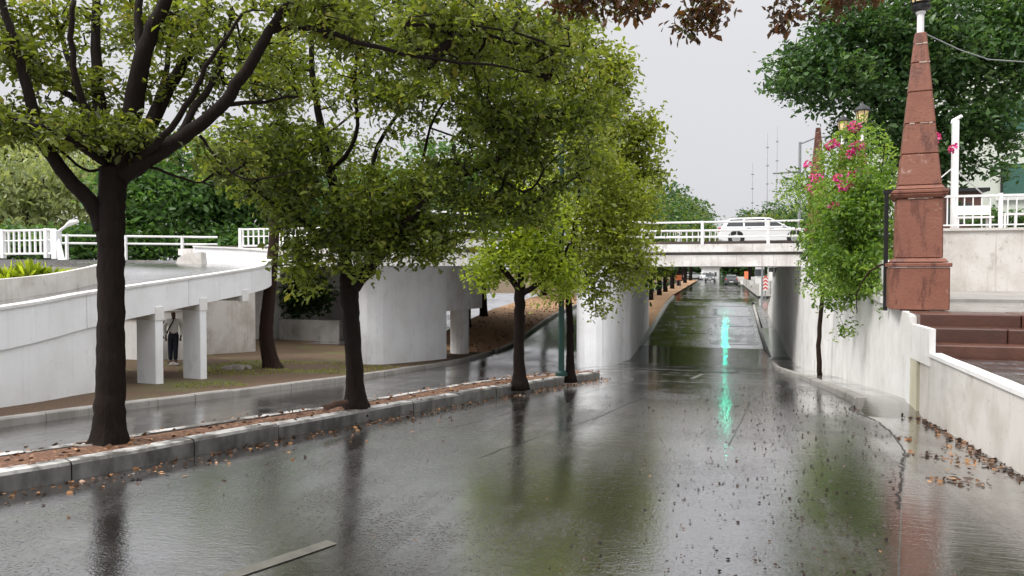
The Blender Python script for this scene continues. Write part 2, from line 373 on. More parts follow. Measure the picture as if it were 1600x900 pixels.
def blob_points(blobs, gap=-.25, nscale=.45, flat=1.0):
    """blobs: (px, py, Z, rx_px, ry_px, rz_m, count) -> clump centres"""
    out = []
    for px, py, Z, rx, ry, rz, cnt in blobs:
        c = P(px, py, Z); a = rx * Z / F; h = ry * Z / F
        n = int(cnt * 1.7)
        d = RNG.normal(size=(n, 3)); d /= np.linalg.norm(d, axis=1, keepdims=True)
        d *= RNG.random((n, 1)) ** .42
        cy, sy = math.cos(YAW), math.sin(YAW)
        X = d[:, 0] * a; Y = d[:, 1] * rz
        p = np.stack([c[0] + X * cy - Y * sy, c[1] + X * sy + Y * cy, c[2] + d[:, 2] * h], 1)
        k = pnoise(p, nscale, px * .01 + Z) > gap
        out.append(p[k][:cnt])
    return np.concatenate(out)
def grow(skel, pts, step=.35, rtip=.004, rmax=.035, zbias=.0):
    """attach every clump to the nearest node of the skeleton; returns twig segments with radii"""
    nodes = [np.array(q) for q in skel]; par = [-1] * len(nodes); n0 = len(nodes)
    A = np.zeros((len(nodes) + len(pts) * 14, 3)); A[:n0] = nodes; n = n0
    order = np.argsort([np.min(np.sum((A[:n0] - p) ** 2, 1)) for p in pts])
    for i in order:
        p = pts[i]; d = np.sum((A[:n] - p) ** 2, 1) ; j = int(np.argmin(d)); L = math.sqrt(d[j])
        k = max(1, min(10, int(L / step))); b = A[j].copy(); last = j
        side = RNG.normal(size=3) * L * .10; side[2] = -abs(side[2]) * .8
        for s in range(1, k + 1):
            f = s / k; A[n] = b + (p - b) * f + side * math.sin(math.pi * f); par.append(last); last = n; n += 1
    w = np.zeros(n); ch = np.zeros(n)
    for i in range(n - 1, n0 - 1, -1):
        if w[i] == 0: w[i] = 1
        if par[i] >= 0: w[par[i]] += w[i]
    rr = np.minimum(rmax, rtip * np.maximum(w, 1) ** .5)
    segs = [(A[par[i]], A[i], rr[par[i]] if par[i] >= n0 else rr[i], rr[i]) for i in range(n0, n)]
    return segs
def smooth_line(pts, rad, sub=3, jit=0.0):
    pts = [np.array(p, float) for p in pts]; n = len(pts); op = []; orr = []
    for i in range(n - 1):
        p0 = pts[max(i - 1, 0)]; p1 = pts[i]; p2 = pts[i + 1]; p3 = pts[min(i + 2, n - 1)]
        for s in range(sub):
            f = s / sub
            op.append(.5 * ((2 * p1) + (-p0 + p2) * f + (2 * p0 - 5 * p1 + 4 * p2 - p3) * f * f + (-p0 + 3 * p1 - 3 * p2 + p3) * f ** 3) + (RNG.normal(size=3) * jit if s or i else 0))
            orr.append(rad[i] + (rad[i + 1] - rad[i]) * f)
    op.append(pts[-1]); orr.append(rad[-1]); return op, orr
def tree(name, label, limbs, blobs, leaf, bark='bark', lmat='leaf_olive', per=14, spread=.13, gap=-.25, nscale=.45,
         group=None, cat='tree', twig_frac=.5, droop=0.0, base=None, rtip=.004, flare=True, rmax=.035):
    """limbs: list of [(px,py,Z,r)...] traced through the crown (or world points if a 'w' tuple)"""
    L3 = []
    for l in limbs:
        p = [P(a, b, c) if len(q) == 4 and not isinstance(q[0], str) else np.array(q[1:4]) for q in l for (a, b, c) in [q[:3] if not isinstance(q[0], str) else (0, 0, 0)]]
        r = [q[-1] for q in l]; L3.append((p, r))
    b0 = L3[0][0][0]
    root = thing(name, label, cat, b0, 0, group)
    mb = MB(); sk = []
    for i, (p, r) in enumerate(L3):
        sp, sr = smooth_line(p, r, 4, .006 if i else .004)
        if i == 0 and flare:
            sp, sr = smooth_line(p, r, 9, .004); m_ = len(sp); g0 = sp[0]
            sr = [x * (1 + .34 * math.exp(-max(0, q[2] - g0[2]) / .10)) for x, q in zip(sr, sp)]
            sp = [sp[0] - np.array([0, 0, .12])] + sp; sr = [sr[0] * 1.2] + sr; ph = RNG.uniform(0, 6, 4); rg = RNG.normal(size=(m_ + 2, 22)) * .018; col_ = RNG.normal(size=22) * .035
            mb.tube(sp, sr, 22, True, lambda a_, k_: 1 + rg[a_, k_] + col_[k_] + .05 * math.sin(2 * k_ * .2856 + ph[0] + a_ * .12) + (.12 * math.exp(-a_ / 3.0)) * math.sin(5 * k_ * .2856 + ph[1]))
        else: mb.tube(sp, sr, 10 if i < 8 else 7)
        sk += [q for q, s in zip(sp[(len(sp) // 2 if i == 0 else 2):], sr)]
    pts = blob_points(blobs, gap, nscale)
    k = RNG.random(len(pts)) < twig_frac
    for a, b, ra, rb in grow(sk, pts[k], rtip=rtip, rmax=rmax): mb.tube([a, b], [ra, rb], 5 if ra > .008 else 4, False)
    mb.build('trunk', MAT[bark], root, True)
    foliage(pts, leaf, lmat, per, spread, root, droop)
    return root
def foliage(pts, leaf, lmat, per, spread, root, droop=0, name='crown', aspect=.5):
    n = len(pts) * per
    C = np.repeat(pts, per, 0); tone = np.repeat(RNG.normal(size=len(pts)) * .19 + .14 * pnoise(pts, .8, 2.2), per)
    A = RNG.normal(size=(n, 3)); A[:, 2] = A[:, 2] * .7 + .15 - droop; A /= np.linalg.norm(A, axis=1, keepdims=True)
    off = RNG.normal(size=(n, 3)) * spread * np.array([1, 1, .55]); C = C + off
    L = leaf * np.clip(RNG.lognormal(-.08, .32, n), .4, 1.7); W = L * aspect * RNG.uniform(.8, 1.2, n)
    rnd = np.clip(.45 + tone + RNG.normal(size=n) * .16, 0, .999)
    V, Q, r2 = leaf_arrays(C, A, L, W, rnd)
    return quad_mesh(name, V, Q, r2, MAT[lmat], root)
def struct(o): o['kind'] = 'structure'; return o

# ================================================================== SETTING
def sheet(name, us, vs, zf, mt, uf=None):
    """grid over v stations; uf(v)-> list of u values"""
    V = []; n = None
    for v in vs:
        row = uf(v) if uf else us; n = len(row); V += [(u, v, float(zf(u, v))) for u in row]
    Fc = [(i * n + j, i * n + j + 1, (i + 1) * n + j + 1, (i + 1) * n + j) for i in range(len(vs) - 1) for j in range(n - 1)]
    return struct(mesh_obj(name, V, Fc, mt, None, True))
def zg(u, v):
    z = zr(u, v) - .3
    if u < -10.2: z = zL(v) - .22
    return z
gu = [-900, -300, -120, -60, -40, -25, -16, -10.4, -10, -8, -6, -4, -2, 0, 2, 4, 8, 16, 40, 120, 300, 900]
gv = list(np.arange(-40, 70, 2.)) + [80, 100, 135, 180, 260, 500, 1200]
sheet('ground', gu, gv, zg, MAT['verge'])
# asphalt -----------------------------------------------------------
def ur(v): return float(np.interp(v, [-12, 0, 2.5, 4, 6, 7.6, 8.3, 9.5, 10.6, 11.4, 12.2, 30, 46, 58, 66, 400], [.3, .45, .65, .85, 1.3, 1.66, 1.84, 1.96, 1.96, 1.78, 2.0, 2.12, 2.2, 2.3, 3.1, 3.1]))
vs = list(np.arange(-12, 8, .4)) + list(np.arange(8, 12.6, .2)) + list(np.arange(12.8, 68, .5)) + [72, 80, 90, 105, 120, 140, 170, 210, 260, 420]
road = sheet('road', None, vs, zr, MAT['asphalt'], lambda v: list(np.linspace(-10.1 if v < 400 else -10, uk(v) - 2, 6)) + list(np.linspace(uk(v) - 1.5, uk(v) + .5, 6)) + list(np.linspace(uk(v) + 1, ur(v), 9)))
# edge of the newer asphalt layer
E1 = [(ur(v), v, float(zM(v))) for v in np.arange(-12, 12.6, .3)]; E2 = [(a + .02, b, c - .09) for a, b, c in E1]
mb = MB(); mb.strip(E1, E2); mb.build('asphalt_edge', MAT['patch_asphalt'], road)
sheet('gutter', None, list(np.arange(-12, 12.9, .3)), lambda u, v: zM(v) - .045 - .012 * math.sin(max(0, min(1, (u - ur(v)) / 1.0)) * math.pi), MAT['gutter'], lambda v: list(np.linspace(ur(v) - .5, 2.78, 9)))
# flooded dip under the bridge
wl = EYE - 4.05
mb = MB(); pts = []
for i in range(40):
    a = 2 * math.pi * i / 40; rr = 1 + .06 * math.sin(3 * a + 1) + .04 * math.sin(7 * a)
    pts.append((-2.6 + 6.6 * math.copysign(abs(math.cos(a)) ** .55, math.cos(a)) * rr, 35.2 + 6 * math.copysign(abs(math.sin(a)) ** .8, math.sin(a)) * rr))
mb.add([(x, y, wl) for x, y in pts], [tuple(range(40))]); struct(mb.build('water', MAT['water']))
# asphalt patches beyond the dip, worn markings
def patch(name, u0, u1, v0, v1, mt, dz=.012, n=20, wob=.12, parent=road):
    A = []; B = []
    for i in range(n + 1):
        v = v0 + (v1 - v0) * i / n
        a = u0 + random.uniform(-wob, wob); c = u1 + random.uniform(-wob, wob)
        A.append((a, v, float(zr(a, v)) + dz)); B.append((c, v, float(zr(c, v)) + dz))
    m_ = MB(); m_.strip(B, A); return m_.build(name, MAT[mt], parent)
for i, (a, c, d, e_) in enumerate([(-3.3, -.6, 44, 49), (-3.4, -.2, 50.5, 56), (.1, 1.9, 47, 51), (-2.6, .6, 24, 29.5)]):
    patch('asphalt_patch', a, c, d, e_, 'patch_asphalt')
for a, c, d, e_ in [(-.5, 1.9, 40.5, 46.5), (-3.3, 1.9, 56.4, 59.6), (-3.2, 2.6, 63, 80), (-.4, 2.0, 51.4, 55.5), (-2.9, 2.4, 84, 110)]:
    patch('asphalt_patch', a, c, d, e_, 'pale_asphalt')
def seam_and_edge_shade(pts, wd=.022):
    P2, _ = smooth_line([(*p, 0) for p in pts], [1] * len(pts), 8, .012); A = []; B = []
    for p in P2: h = wd / 2 * random.uniform(.5, 1.3); A.append((p[0] + h, p[1], float(zr(p[0] + h, p[1])) + .003)); B.append((p[0] - h, p[1], float(zr(p[0] - h, p[1])) + .003))
    m_ = MB(); m_.strip(A, B); m_.build('seam', MAT['tar'], road)
seam_and_edge_shade([(ur(v) - .012, v) for v in np.arange(6, 12.2, .4)], .022); seam_and_edge_shade([(-2.2, 6.6), (-1.5, 9.5), (-1.0, 13)], .010); seam_and_edge_shade([(.1, 8), (.45, 12), (.6, 17)], .010); seam_and_edge_shade([(-3.0, 8), (-2.3, 11), (-1.8, 15)], .009); seam_and_edge_shade([(1.0, 13.5), (1.3, 18), (1.25, 26)], .012)  # first strip is the asphalt edge's crack and shadow painted dark; others are seams
def lane_dash(p0, p1, wd, mt='yellow_paint', name='lane_marking', dz=.006):
    p0 = np.array(p0); p1 = np.array(p1); t_ = (p1 - p0) / np.linalg.norm(p1 - p0); nrm = np.array([t_[1], -t_[0]]) * wd / 2; A = []; B = []
    for i in range(7):
        q = p0 + (p1 - p0) * i / 6; a = q + nrm * random.uniform(.85, 1.1); c = q - nrm * random.uniform(.85, 1.1)
        A.append((*a, float(zr(*a)) + dz)); B.append((*c, float(zr(*c)) + dz))
    m_ = MB(); m_.strip(A, B); return m_.build(name, MAT[mt], road)
lane_dash((-3.1, 2.2), (-2.33, 4.12), .10); lane_dash((-.62, 18.2), (-.45, 21.6), .12, 'yellow_paint')
for v0 in (44.5, 53, 66, 78, 92): lane_dash((-.25, v0), (-.22, v0 + 3), .12, 'worn_paint')


# kerbs: every stone is a piece ---------------------------------------
def kerb(line, parent, wid=.16, h=.15, blk=1.0, side=1, mt='painted_kerb', zf=zr, jit=.006, deep=.15):
    L = np.array(line, float); d = np.r_[0, np.cumsum(np.linalg.norm(np.diff(L, axis=0), axis=1))]
    s = 0; out = []
    while s < d[-1] - .05:
        e_ = min(s + blk * random.uniform(.9, 1.1), d[-1]); A = []
        dh = random.uniform(-jit, jit) * 1.5; du = random.uniform(-jit, jit)
        for q in np.linspace(s + .006, e_ - .006, 3):
            p = np.array([np.interp(q, d, L[:, 0]), np.interp(q, d, L[:, 1])])
            p2 = np.array([np.interp(q + .05, d, L[:, 0]), np.interp(q + .05, d, L[:, 1])]); p1 = np.array([np.interp(q - .05, d, L[:, 0]), np.interp(q - .05, d, L[:, 1])])
            t_ = (p2 - p1) / (np.linalg.norm(p2 - p1) + 1e-9); nr = side * np.array([-t_[1], t_[0]]); z = float(zf(*(p - nr * .05)))
            sec = [(du, -deep), (du + .004, h + dh - .025), (du + .025, h + dh), (wid, h + dh), (wid, -deep)]
            A.append([(*(p + nr * a), z + c) for a, c in sec])
        V = [x for a in A for x in a]; Fc = []
        for i in range(2):
            for k in range(5):
                kk = (k + 1) % 5; f = (i * 5 + k, i * 5 + kk, (i + 1) * 5 + kk, (i + 1) * 5 + k); Fc.append(f if side > 0 else f[::-1])
        Fc += [(4, 3, 2, 1, 0), (10, 11, 12, 13, 14)]
        out.append(mesh_obj('kerb_stone', V, Fc, MAT[mt], parent)); s = e_
    return out
# narrow tree median between the carriageways
mvs = list(np.arange(-8, 16.9, .35))
def mw(v): return float(np.interp(v, [-8, 5, 8, 12, 15.5, 16.6], [1.3, 1.0, .75, .95, .8, .45]))
right_line = [(float(uk(v)), v) for v in mvs]
left_line = []
for i, (u, v) in enumerate(right_line):
    a = np.array(right_line[min(i + 1, len(mvs) - 1)]) - np.array(right_line[max(i - 1, 0)]); a /= np.linalg.norm(a)
    left_line.append((u - a[1] * mw(v), v + a[0] * mw(v)))
nose = [(right_line[-1][0] + (-.13) * k - .0, right_line[-1][1] + .28 * math.sin(k / 4 * math.pi)) for k in range(1, 4)]
loop = right_line + nose
V = []; Fc = []; n = len(right_line)
for (a, c), (d, e_) in zip(right_line, left_line):
    z = float(zM(c)) + .135; dx = np.array([d - a, e_ - c]); dx /= np.linalg.norm(dx)
    V += [(a + dx[0] * .12, c + dx[1] * .12, z - .015), ((a + d) / 2, (c + e_) / 2, z + .02), (d - dx[0] * .1, e_ - dx[1] * .1, z - .045)]
for i in range(n - 1):
    for k in range(2): Fc.append((i * 3 + k + 1, i * 3 + k, i * 3 + 3 + k, i * 3 + 4 + k))
median = struct(mesh_obj('median', V, Fc, MAT['soil'], None, True))
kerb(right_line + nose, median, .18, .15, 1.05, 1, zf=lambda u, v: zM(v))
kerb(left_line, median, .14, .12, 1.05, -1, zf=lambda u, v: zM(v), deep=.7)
# verge and left kerb
verge = sheet('verge', [-60, -40, -28, -22, -18, -15, -13, -11.5, -10.25], list(np.arange(-12, 34, 1.)), zverge, MAT['verge'])
kerb([(-10.05, v) for v in np.arange(-2, 33, .5)], verge, .18, .14, 1.1, 1, 'old_concrete', zf=lambda u, v: zL(v), deep=.1)
# leaf-strewn strip and pavement beyond the left pier
strip = sheet('litter_strip', [-14.5, -12.5, -10.2], list(np.arange(31.5, 62, 1.5)), lambda u, v: zL(v) + .13 + .04 * max(0, -10.2 - u), MAT['dry_litter'])
kerb([(-10.05, v) for v in np.arange(33.2, 62, .6)], strip, .18, .15, 1.2, 1, 'old_concrete', zf=lambda u, v: zL(v))
sheet('left_pavement', [-40, -24, -14.5], list(np.arange(31.5, 64, 2)), lambda u, v: zL(v) + .3, MAT['wet_paving'])
# second tree median beyond the bridge
v2 = list(np.arange(36, 70, 1.)) + list(np.arange(72, 150, 4.))
def m2(u, v): return float(zM(v)) + .14
median2 = sheet('median', [-6.4, -5.2, -3.99], v2, m2, MAT['dry_litter'])
kerb([(float(uk(v)), v) for v in np.arange(36, 66, .7)], median2, .18, .15, 1.3, 1, 'old_concrete', zf=lambda u, v: zM(v))
mb = MB(); mb.strip([(-6.4, v, m2(0, v)) for v in v2], [(-6.45, v, m2(0, v) - .6) for v in v2]); mb.build('kerb_face', MAT['old_concrete'], median2)
mb = MB(); mb.strip([(-6.4, 36, m2(0, 36) - .6), (-3.97, 36, m2(0, 36) - .6)], [(-6.4, 36, m2(0, 36)), (-3.97, 36, m2(0, 36))]); mb.build('kerb_end', MAT['old_concrete'], median2)
# right footway beside the retaining wall
def wu(v): return float(np.interp(v, [-10, 12.2, 31, 60], [2.50, 2.72, 3.08, 3.2]))
foot = sheet('footway', None, [11.1, 11.5, 11.9] + list(np.arange(12.3, 46, .6)), lambda u, v: zM(v) + float(np.interp(v, [11.1, 12.2], [-.075, .11])), MAT['gutter'], lambda v: [ur(v) + .16, (ur(v) + wu(v)) / 2, wu(v) + .03])
kerb([(ur(v) + .01, v) for v in np.arange(12.1, 57, .5)], foot, .16, .12, 1.2, -1, 'old_concrete', zf=lambda u, v: zM(v))
sheet('side_street', [2.5, 4, 8, 20, 60], list(np.arange(46, 66, 1.5)) + [80, 110, 140], lambda u, v: zM(v) + .03, MAT['wet_paving'])
far_foot = sheet('footway', [3.1, 5, 9], [66, 75, 90, 110, 140, 200], lambda u, v: zM(v) + .14, MAT['old_concrete'])

# ------------------------------------------------------------------ right side: walls, landing, steps, plaza
nearw = thing('parapet_wall', 'low stained white parapet wall in the right foreground beside the gutter', 'wall', (2.7, 6, -.3))
ln = [(wu(v), v) for v in np.arange(-6, 11.7, .5)]
wall_band(ln, .13, lambda i: float(zM(ln[i][1])) - .3, lambda i: .43, -1).build('wall', MAT['old_white'], nearw)
ln2 = [(wu(v) - .02, v) for v in np.arange(-6, 11.72, .5)]
wall_band(ln2, .165, lambda i: .43, lambda i: .475 + random.uniform(-.004, .004), -1).build('coping', MAT['far_white'], nearw)
MB().box(wu(11.9) - .02, wu(11.9) + .22, 11.62, 12.02, -.8, .42).build('end_panel', MAT['yellowed_plaster'], nearw)
midw = thing('retaining_wall', 'tall white retaining wall running from the stone obelisk down to the bridge', 'wall', (2.9, 20, -1.5))
ln3 = [(wu(v), v) for v in np.arange(12.04, 31.0, .9)]
def wt(v): return float(np.interp(v, [12, 31], [.92, 1.7]))
for a_ in range(0, len(ln3) - 1, 4):
    sg = [np.array(p) for p in ln3[a_:a_ + 5]]
    if len(sg) < 2: continue
    sg[-1] = sg[-1] - (sg[-1] - sg[-2]) * .016
    wall_band(sg, .4, lambda i: float(zM(sg[i][1])) - .3, lambda i: wt(sg[i][1]), -1).build('wall_panel', MAT['white_wall'], midw)
ln4 = [(wu(v) - .05, v) for v in np.arange(13.5, 31.0, .9)]
wall_band(ln4, .5, lambda i: wt(ln4[i][1]), lambda i: wt(ln4[i][1]) + .1, -1).build('ledge', MAT['white_wall'], midw)
ln5 = [(wu(v) + .03, v) for v in np.arange(13.5, 31.0, .9)]
wall_band(ln5, .25, lambda i: wt(ln5[i][1]) + .1, lambda i: wt(ln5[i][1]) + .1 + min(.62, .25 + .5 * (ln5[i][1] - 13.0)), -1).build('parapet', MAT['white_wall'], midw)
MB().box(wu(12.1) - .03, wu(12.1) + .2, 11.98, 12.2, -.8, .90).build('pilaster', MAT['white_wall'], midw)
MB().box(2.69, 2.766, 10.95, 11.97, .3, .80).build('stringer', MAT['white_wall'], midw)
# lower landing: paving slabs
landing = struct(MB().box(2.74, 14, -6, 10.9, .1, .385).build('landing', MAT['kerb_concrete']))
pv = MB().box(-.5, .5, -.5, .5, -.02, .02, .006).build('paving_slab', MAT['wet_paving'], landing); first = True
for i in range(12):
    y = 5.05 + i * .49; x = 2.99 - .25 * (i % 2); 
    for j in range(5):
        wdt = .95 * random.uniform(.85, 1.15)
        x0 = max(x, 2.84)
        o = pv if first else pv.copy()
        if not first: COL.objects.link(o)
        first = False
        o.location = ((x0 + x + wdt) / 2, y + .24, .398 + random.uniform(-.006, .006)); o.scale = (max(.1, x + wdt - x0 - .012), .475, 1); o.rotation_euler = (random.uniform(-.004, .004), random.uniform(-.004, .004), 0)
        x += wdt
# steps of dark red stone
steps = thing('stone_steps', 'wet dark red stone steps beside the obelisk leading up to the plaza', 'steps', (6, 11.3, .4))
RIS = [(11.0, .40, .59), (11.38, .59, .78), (11.76, .78, .965)]
for k, (y, z0, z1) in enumerate(RIS):
    x = 2.75 - .3 * random.random()
    while x < 10:
        wdt = random.uniform(.8, 2.0); a = max(x, 2.768)
        MB().box(a + .006, x + wdt - .006, y + random.uniform(-.012, .012), y + .7, z0 - .1, z1 + random.uniform(-.008, .004), .016).build('step_stone', MAT['dark_stone'], steps); x += wdt
plaza = struct(MB().box(3.1, 60, 12.4, 31, -2, .955).build('plaza', MAT['wet_paving']))
MB().box(3.15, 60, 16.5, 31, .9, 1.0).build('plaza_terrace', MAT['old_concrete'], plaza)
# obelisk ----------------------------------------------------------
def frustum(mb, w0, w1, z0, z1, j=.0):
    a, c = w0 / 2, w1 / 2; e_ = .02
    def rg(h, z): return [(-h + e_, -h, z), (h - e_, -h, z), (h, -h + e_, z), (h, h - e_, z), (h - e_, h, z), (-h + e_, h, z), (-h, h - e_, z), (-h, -h + e_, z)]
    v = rg(a - .012, z0) + rg(a, z0 + .012) + rg(c, z1 - .012) + rg(c - .012, z1); f = []
    for k in range(3):
        for i in range(8): q = (i + 1) % 8; f.append((k * 8 + i, k * 8 + q, k * 8 + 8 + q, k * 8 + 8 + i))
    f += [tuple(range(7, -1, -1)), tuple(range(24, 32))]
    return mb.add(v, f)
def obelisk(loc, label, s=1.0, group='stone obelisks with lanterns', rz=R(-8)):
    o = thing('obelisk', label, 'obelisk', loc, rz, group); o.scale = (s, s, s)
    def st(name, w0, w1, z0, z1): return local(frustum(MB(), w0, w1, z0 + .003, z1 - .003).build(name, MAT['quarry_stone']), o)
    st('base_stone', .82, .82, 0, .66); st('base_cornice', .87, .87, .66, .73); st('base_cornice', .78, .72, .73, .80)
    st('pedestal_stone', .645, .63, .80, 1.73); st('cornice', .70, .76, 1.73, 1.80); st('cornice', .77, .77, 1.80, 1.86); st('cornice', .68, .62, 1.86, 1.93)
    zs = [1.93, 2.42, 2.90, 3.40, 3.86, 4.16, 4.34]; w0 = .58; w1 = .15
    for a, c in zip(zs[:-1], zs[1:]):
        f0 = (a - 1.93) / 2.41; f1 = (c - 1.93) / 2.41
        st('shaft_stone', w0 + (w1 - w0) * f0 + .012, w0 + (w1 - w0) * f1 + .012, a, c)
    for z, f in ((2.90, .7), (3.86, 1), (4.16, .8), (1.73, .5)):
        wz = (.58 + (.15 - .58) * (z - 1.93) / 2.41 + .02) if z > 1.9 else .66
        x0 = -wz / 2 + (1 - f) * wz * .5; x = x0
        while x < x0 + wz * f:
            ww = random.uniform(.05, .12); x1 = min(x + ww, wz / 2)
            if random.random() < .7: local(MB().box(x, x1, -wz / 2 - .004, -wz / 2 + .05, z - random.uniform(.006, .016), z + random.uniform(.004, .012)).build('mortar', MAT['mortar']), o)
            x = x1 + .01
    return o
def lantern(loc, label, s=1.0, group='lanterns on the obelisks'):
    o = thing('lantern', label, 'lantern', loc, R(8), group); o.scale = (s, s, s)
    local(MB().lathe([(.05, 0), (.05, .3), (.07, .31), (.07, .34)], 10).build('stem', MAT['white_metal']), o)
    local(MB().lathe([(.06, .34), (.13, .37), (.15, .41), (.10, .43), (.10, .46), (.14, .48)], 12).build('collar', MAT['black_iron']), o)
    local(MB().lathe([(.115, .48), (.165, .80)], 6).build('glass', MAT['amber_glass']), o)
    for k in range(6):
        q = 2 * math.pi * (k + .5) / 6; c_, s_ = math.cos(q), math.sin(q)
        local(MB().tube([(.12 * c_, .12 * s_, .47), (.17 * c_, .17 * s_, .81)], .012, 5).build('bar', MAT['black_iron']), o)
    local(MB().lathe([(.21, .80), (.215, .83), (.15, .92), (.06, .97), (.035, 1.0), (.02, 1.06)], 12).build('roof', MAT['black_iron']), o)
    return o
OB = (*P(1432, 486, 11.75)[:2], .965)
obelisk(OB, 'large red stone obelisk at the top of the steps in the right foreground')
lantern((OB[0], OB[1], .965 + 4.335), 'lantern on the large foreground obelisk, cut by the top edge of the photo')
obelisk((3.66, 21.8, 1.0), 'red stone obelisk behind the bougainvillea under the larger lit lantern', .93); lantern((3.66, 21.8, 1.0 + 4.03), 'larger yellow lantern on the obelisk above the bougainvillea')
obelisk((3.7, 25.4, 1.4), 'red stone obelisk behind the bougainvillea under the smaller left lantern', .95); lantern((3.7, 25.4, 1.4 + 4.12), 'smaller yellow lantern left of the larger one, half hidden in leaves', .9)
obelisk((3.45, 29.4, 2.45), 'slim leftmost stone obelisk rising against the white sky', 1.0)
q = P(1384, 400, 12.4); ip = thing('iron_post', 'thin black iron post just left of the large obelisk', 'post', (q[0], q[1], .9))
MB().box(q[0] - .03, q[0] + .03, q[1] - .03, q[1] + .03, .9, 2.85).build('shaft', MAT['black_iron'], ip); MB().box(q[0] - .05, q[0] + .45, q[1] - .04, q[1] + .04, 2.85, 2.92).build('crossbar', MAT['black_iron'], ip)
# white wall with railing at the back of the plaza
pw = thing('plaza_wall', 'white plaza wall under a white baluster railing at right edge', 'wall', (9, 22.6, 1.0))
MB().box(4.6, 20, 22.4, 22.7, .98, 2.62).build('wall', MAT['old_white'], pw); MB().box(4.55, 20.02, 22.34, 22.76, 2.62, 2.69).build('coping', MAT['old_white'], pw)
rail = MB(); rail.box(4.6, 19.95, 22.52, 22.58, 3.53, 3.59); rail.box(4.6, 19.95, 22.535, 22.565, 2.76, 2.80); rail = rail.build('rail', MAT['white_metal'], pw)
first = None
for i in range(70):
    x = 4.7 + i * .205
    if first is None: first = MB().box(-.014, .014, -.012, .012, 0, .74).build('baluster', MAT['white_metal'], rail); o = first
    else: o = first.copy(); COL.objects.link(o)
    o.matrix_parent_inverse = Matrix(); o.location = (x, 22.55, 2.795) ; o.matrix_parent_inverse = parent_world(rail).inverted()
for x in (4.65, 7.2, 9.75, 12.3, 14.85): MB().box(x - .04, x + .04, 22.51, 22.59, 2.69, 3.62).build('post', MAT['white_metal'], rail)
wp = thing('white_mast', 'tall white square post with a bent arm and guy rods on the plaza', 'post', P(1489, 452, 20.6))
b0 = P(1489, 452, 20.6); t0 = P(1489, 190, 20.6)
MB().box(b0[0] - .075, b0[0] + .075, b0[1] - .075, b0[1] + .075, .99, t0[2]).build('shaft', MAT['white_metal'], wp)
a0 = P(1503, 181, 20.4); MB().tube([t0 + [0, 0, -.05], t0 + [0, 0, .02], a0], [.06, .06, .05], 6).build('arm', MAT['white_metal'], wp)
for q in ((1546, 312, 21.6), (1455, 290, 20.9)): MB().tube([P(1489, 262, 20.6), P(*q)], .018, 5).build('guy_rod', MAT['white_metal'], wp)

# ------------------------------------------------------------------ bridge
bridge = thing('bridge', 'white concrete road bridge crossing over the flooded underpass', 'bridge', (0, 34, -2.4))
NE = [(40, 31.0), (-2.8, 30.95), (-9.9, 21.9), (-12.6, 22.3), (-14.6, 30.6), (-26, 31.0)]; FE = [(-26, 46), (40, 46)]
def inset(poly, d):
    n = len(poly); out = []
    for i in range(n):
        p0 = np.array(poly[i - 1]); p1 = np.array(poly[i]); p2 = np.array(poly[(i + 1) % n])
        a = (p1 - p0) / np.linalg.norm(p1 - p0); c = (p2 - p1) / np.linalg.norm(p2 - p1)
        na = np.array([a[1], -a[0]]); nc = np.array([c[1], -c[0]]); m_ = na + nc; m_ = m_ / max(.4, 1 + na @ nc)
        out.append(tuple(p1 + m_ * d))
    return out
poly = (NE + FE)[::1]
area = sum(poly[i - 1][0] * poly[i][1] - poly[i][0] * poly[i - 1][1] for i in range(len(poly)))
if area < 0: poly = poly[::-1]
ins = lambda d: inset(poly, -d)
MB().prism(poly, 2.28, 2.6).build('deck_slab', MAT['bridge_white'], bridge)
MB().prism(ins(.28), 2.16, 2.28).build('bearing_strip', MAT['old_concrete'], bridge)
MB().prism(ins(.10), 1.70, 2.16).build('edge_beam', MAT['bridge_white'], bridge)
MB().prism(ins(.75), 2.6, 2.735).build('deck_kerb', MAT['dark_beam'], bridge)
MB().prism(ins(.95), 2.735, 2.739).build('carriageway', MAT['asphalt'], bridge)
def round_pier(mb, cx0, cx1, y0, y1, z0, z1, nose=True, sk=0):
    w2 = (cx1 - cx0) / 2; pl = []
    for k in range(9):
        a = math.pi + math.pi * k / 8; pl.append((cx0 + w2 + w2 * math.cos(a), y0 + w2 + .9 * w2 * math.sin(a)))
    pl += [(cx1 + sk, y1), (cx0 + sk, y1)]
    return mb.prism(pl, z0, z1)
p1 = round_pier(MB(), -5.25, -4.05, 27.2, 32.2, -3, 1.698).build('pier', MAT['pale_ramp'], bridge)
MB().prism([(-4.95, 32.4), (-4.0, 32.4), (-3.85, 33.2), (-4.1, 45), (-5.2, 45)], -3, 1.699).build('pier', MAT['pale_ramp'], bridge)
round_pier(MB(), -12.85, -11.3, 23.2, 28.2, -3, 1.698, sk=.6).build('pier', MAT['pale_ramp'], bridge)
MB().prism([(-12.6, 28.3), (-10.85, 28.3), (-10.25, 31.5), (-11.9, 31.5)], -.15, 1.699).build('pier_head', MAT['white_wall'], bridge)
for (x, y) in ((-11.6, 29.2), (-11.1, 30.9)): MB().lathe([(.42, -3), (.42, -.152)], 14, (x, y, 0)).build('column', MAT['white_wall'], bridge)
MB().prism([(wu(31), 31.12), (9, 31.12), (9, 44), (3.15, 44)], -3, 1.699).build('abutment', MAT['white_wall'], bridge)
MB().prism([(9.02, 31.12), (40, 31.12), (40, 44), (9.02, 44)], -3, 1.699).build('abutment', MAT['white_wall'], bridge)
MB().prism([(-26, 31.2), (-22.5, 31.2), (-22.5, 45), (-26, 45)], -3, 1.699).build('abutment', MAT['white_wall'], bridge)
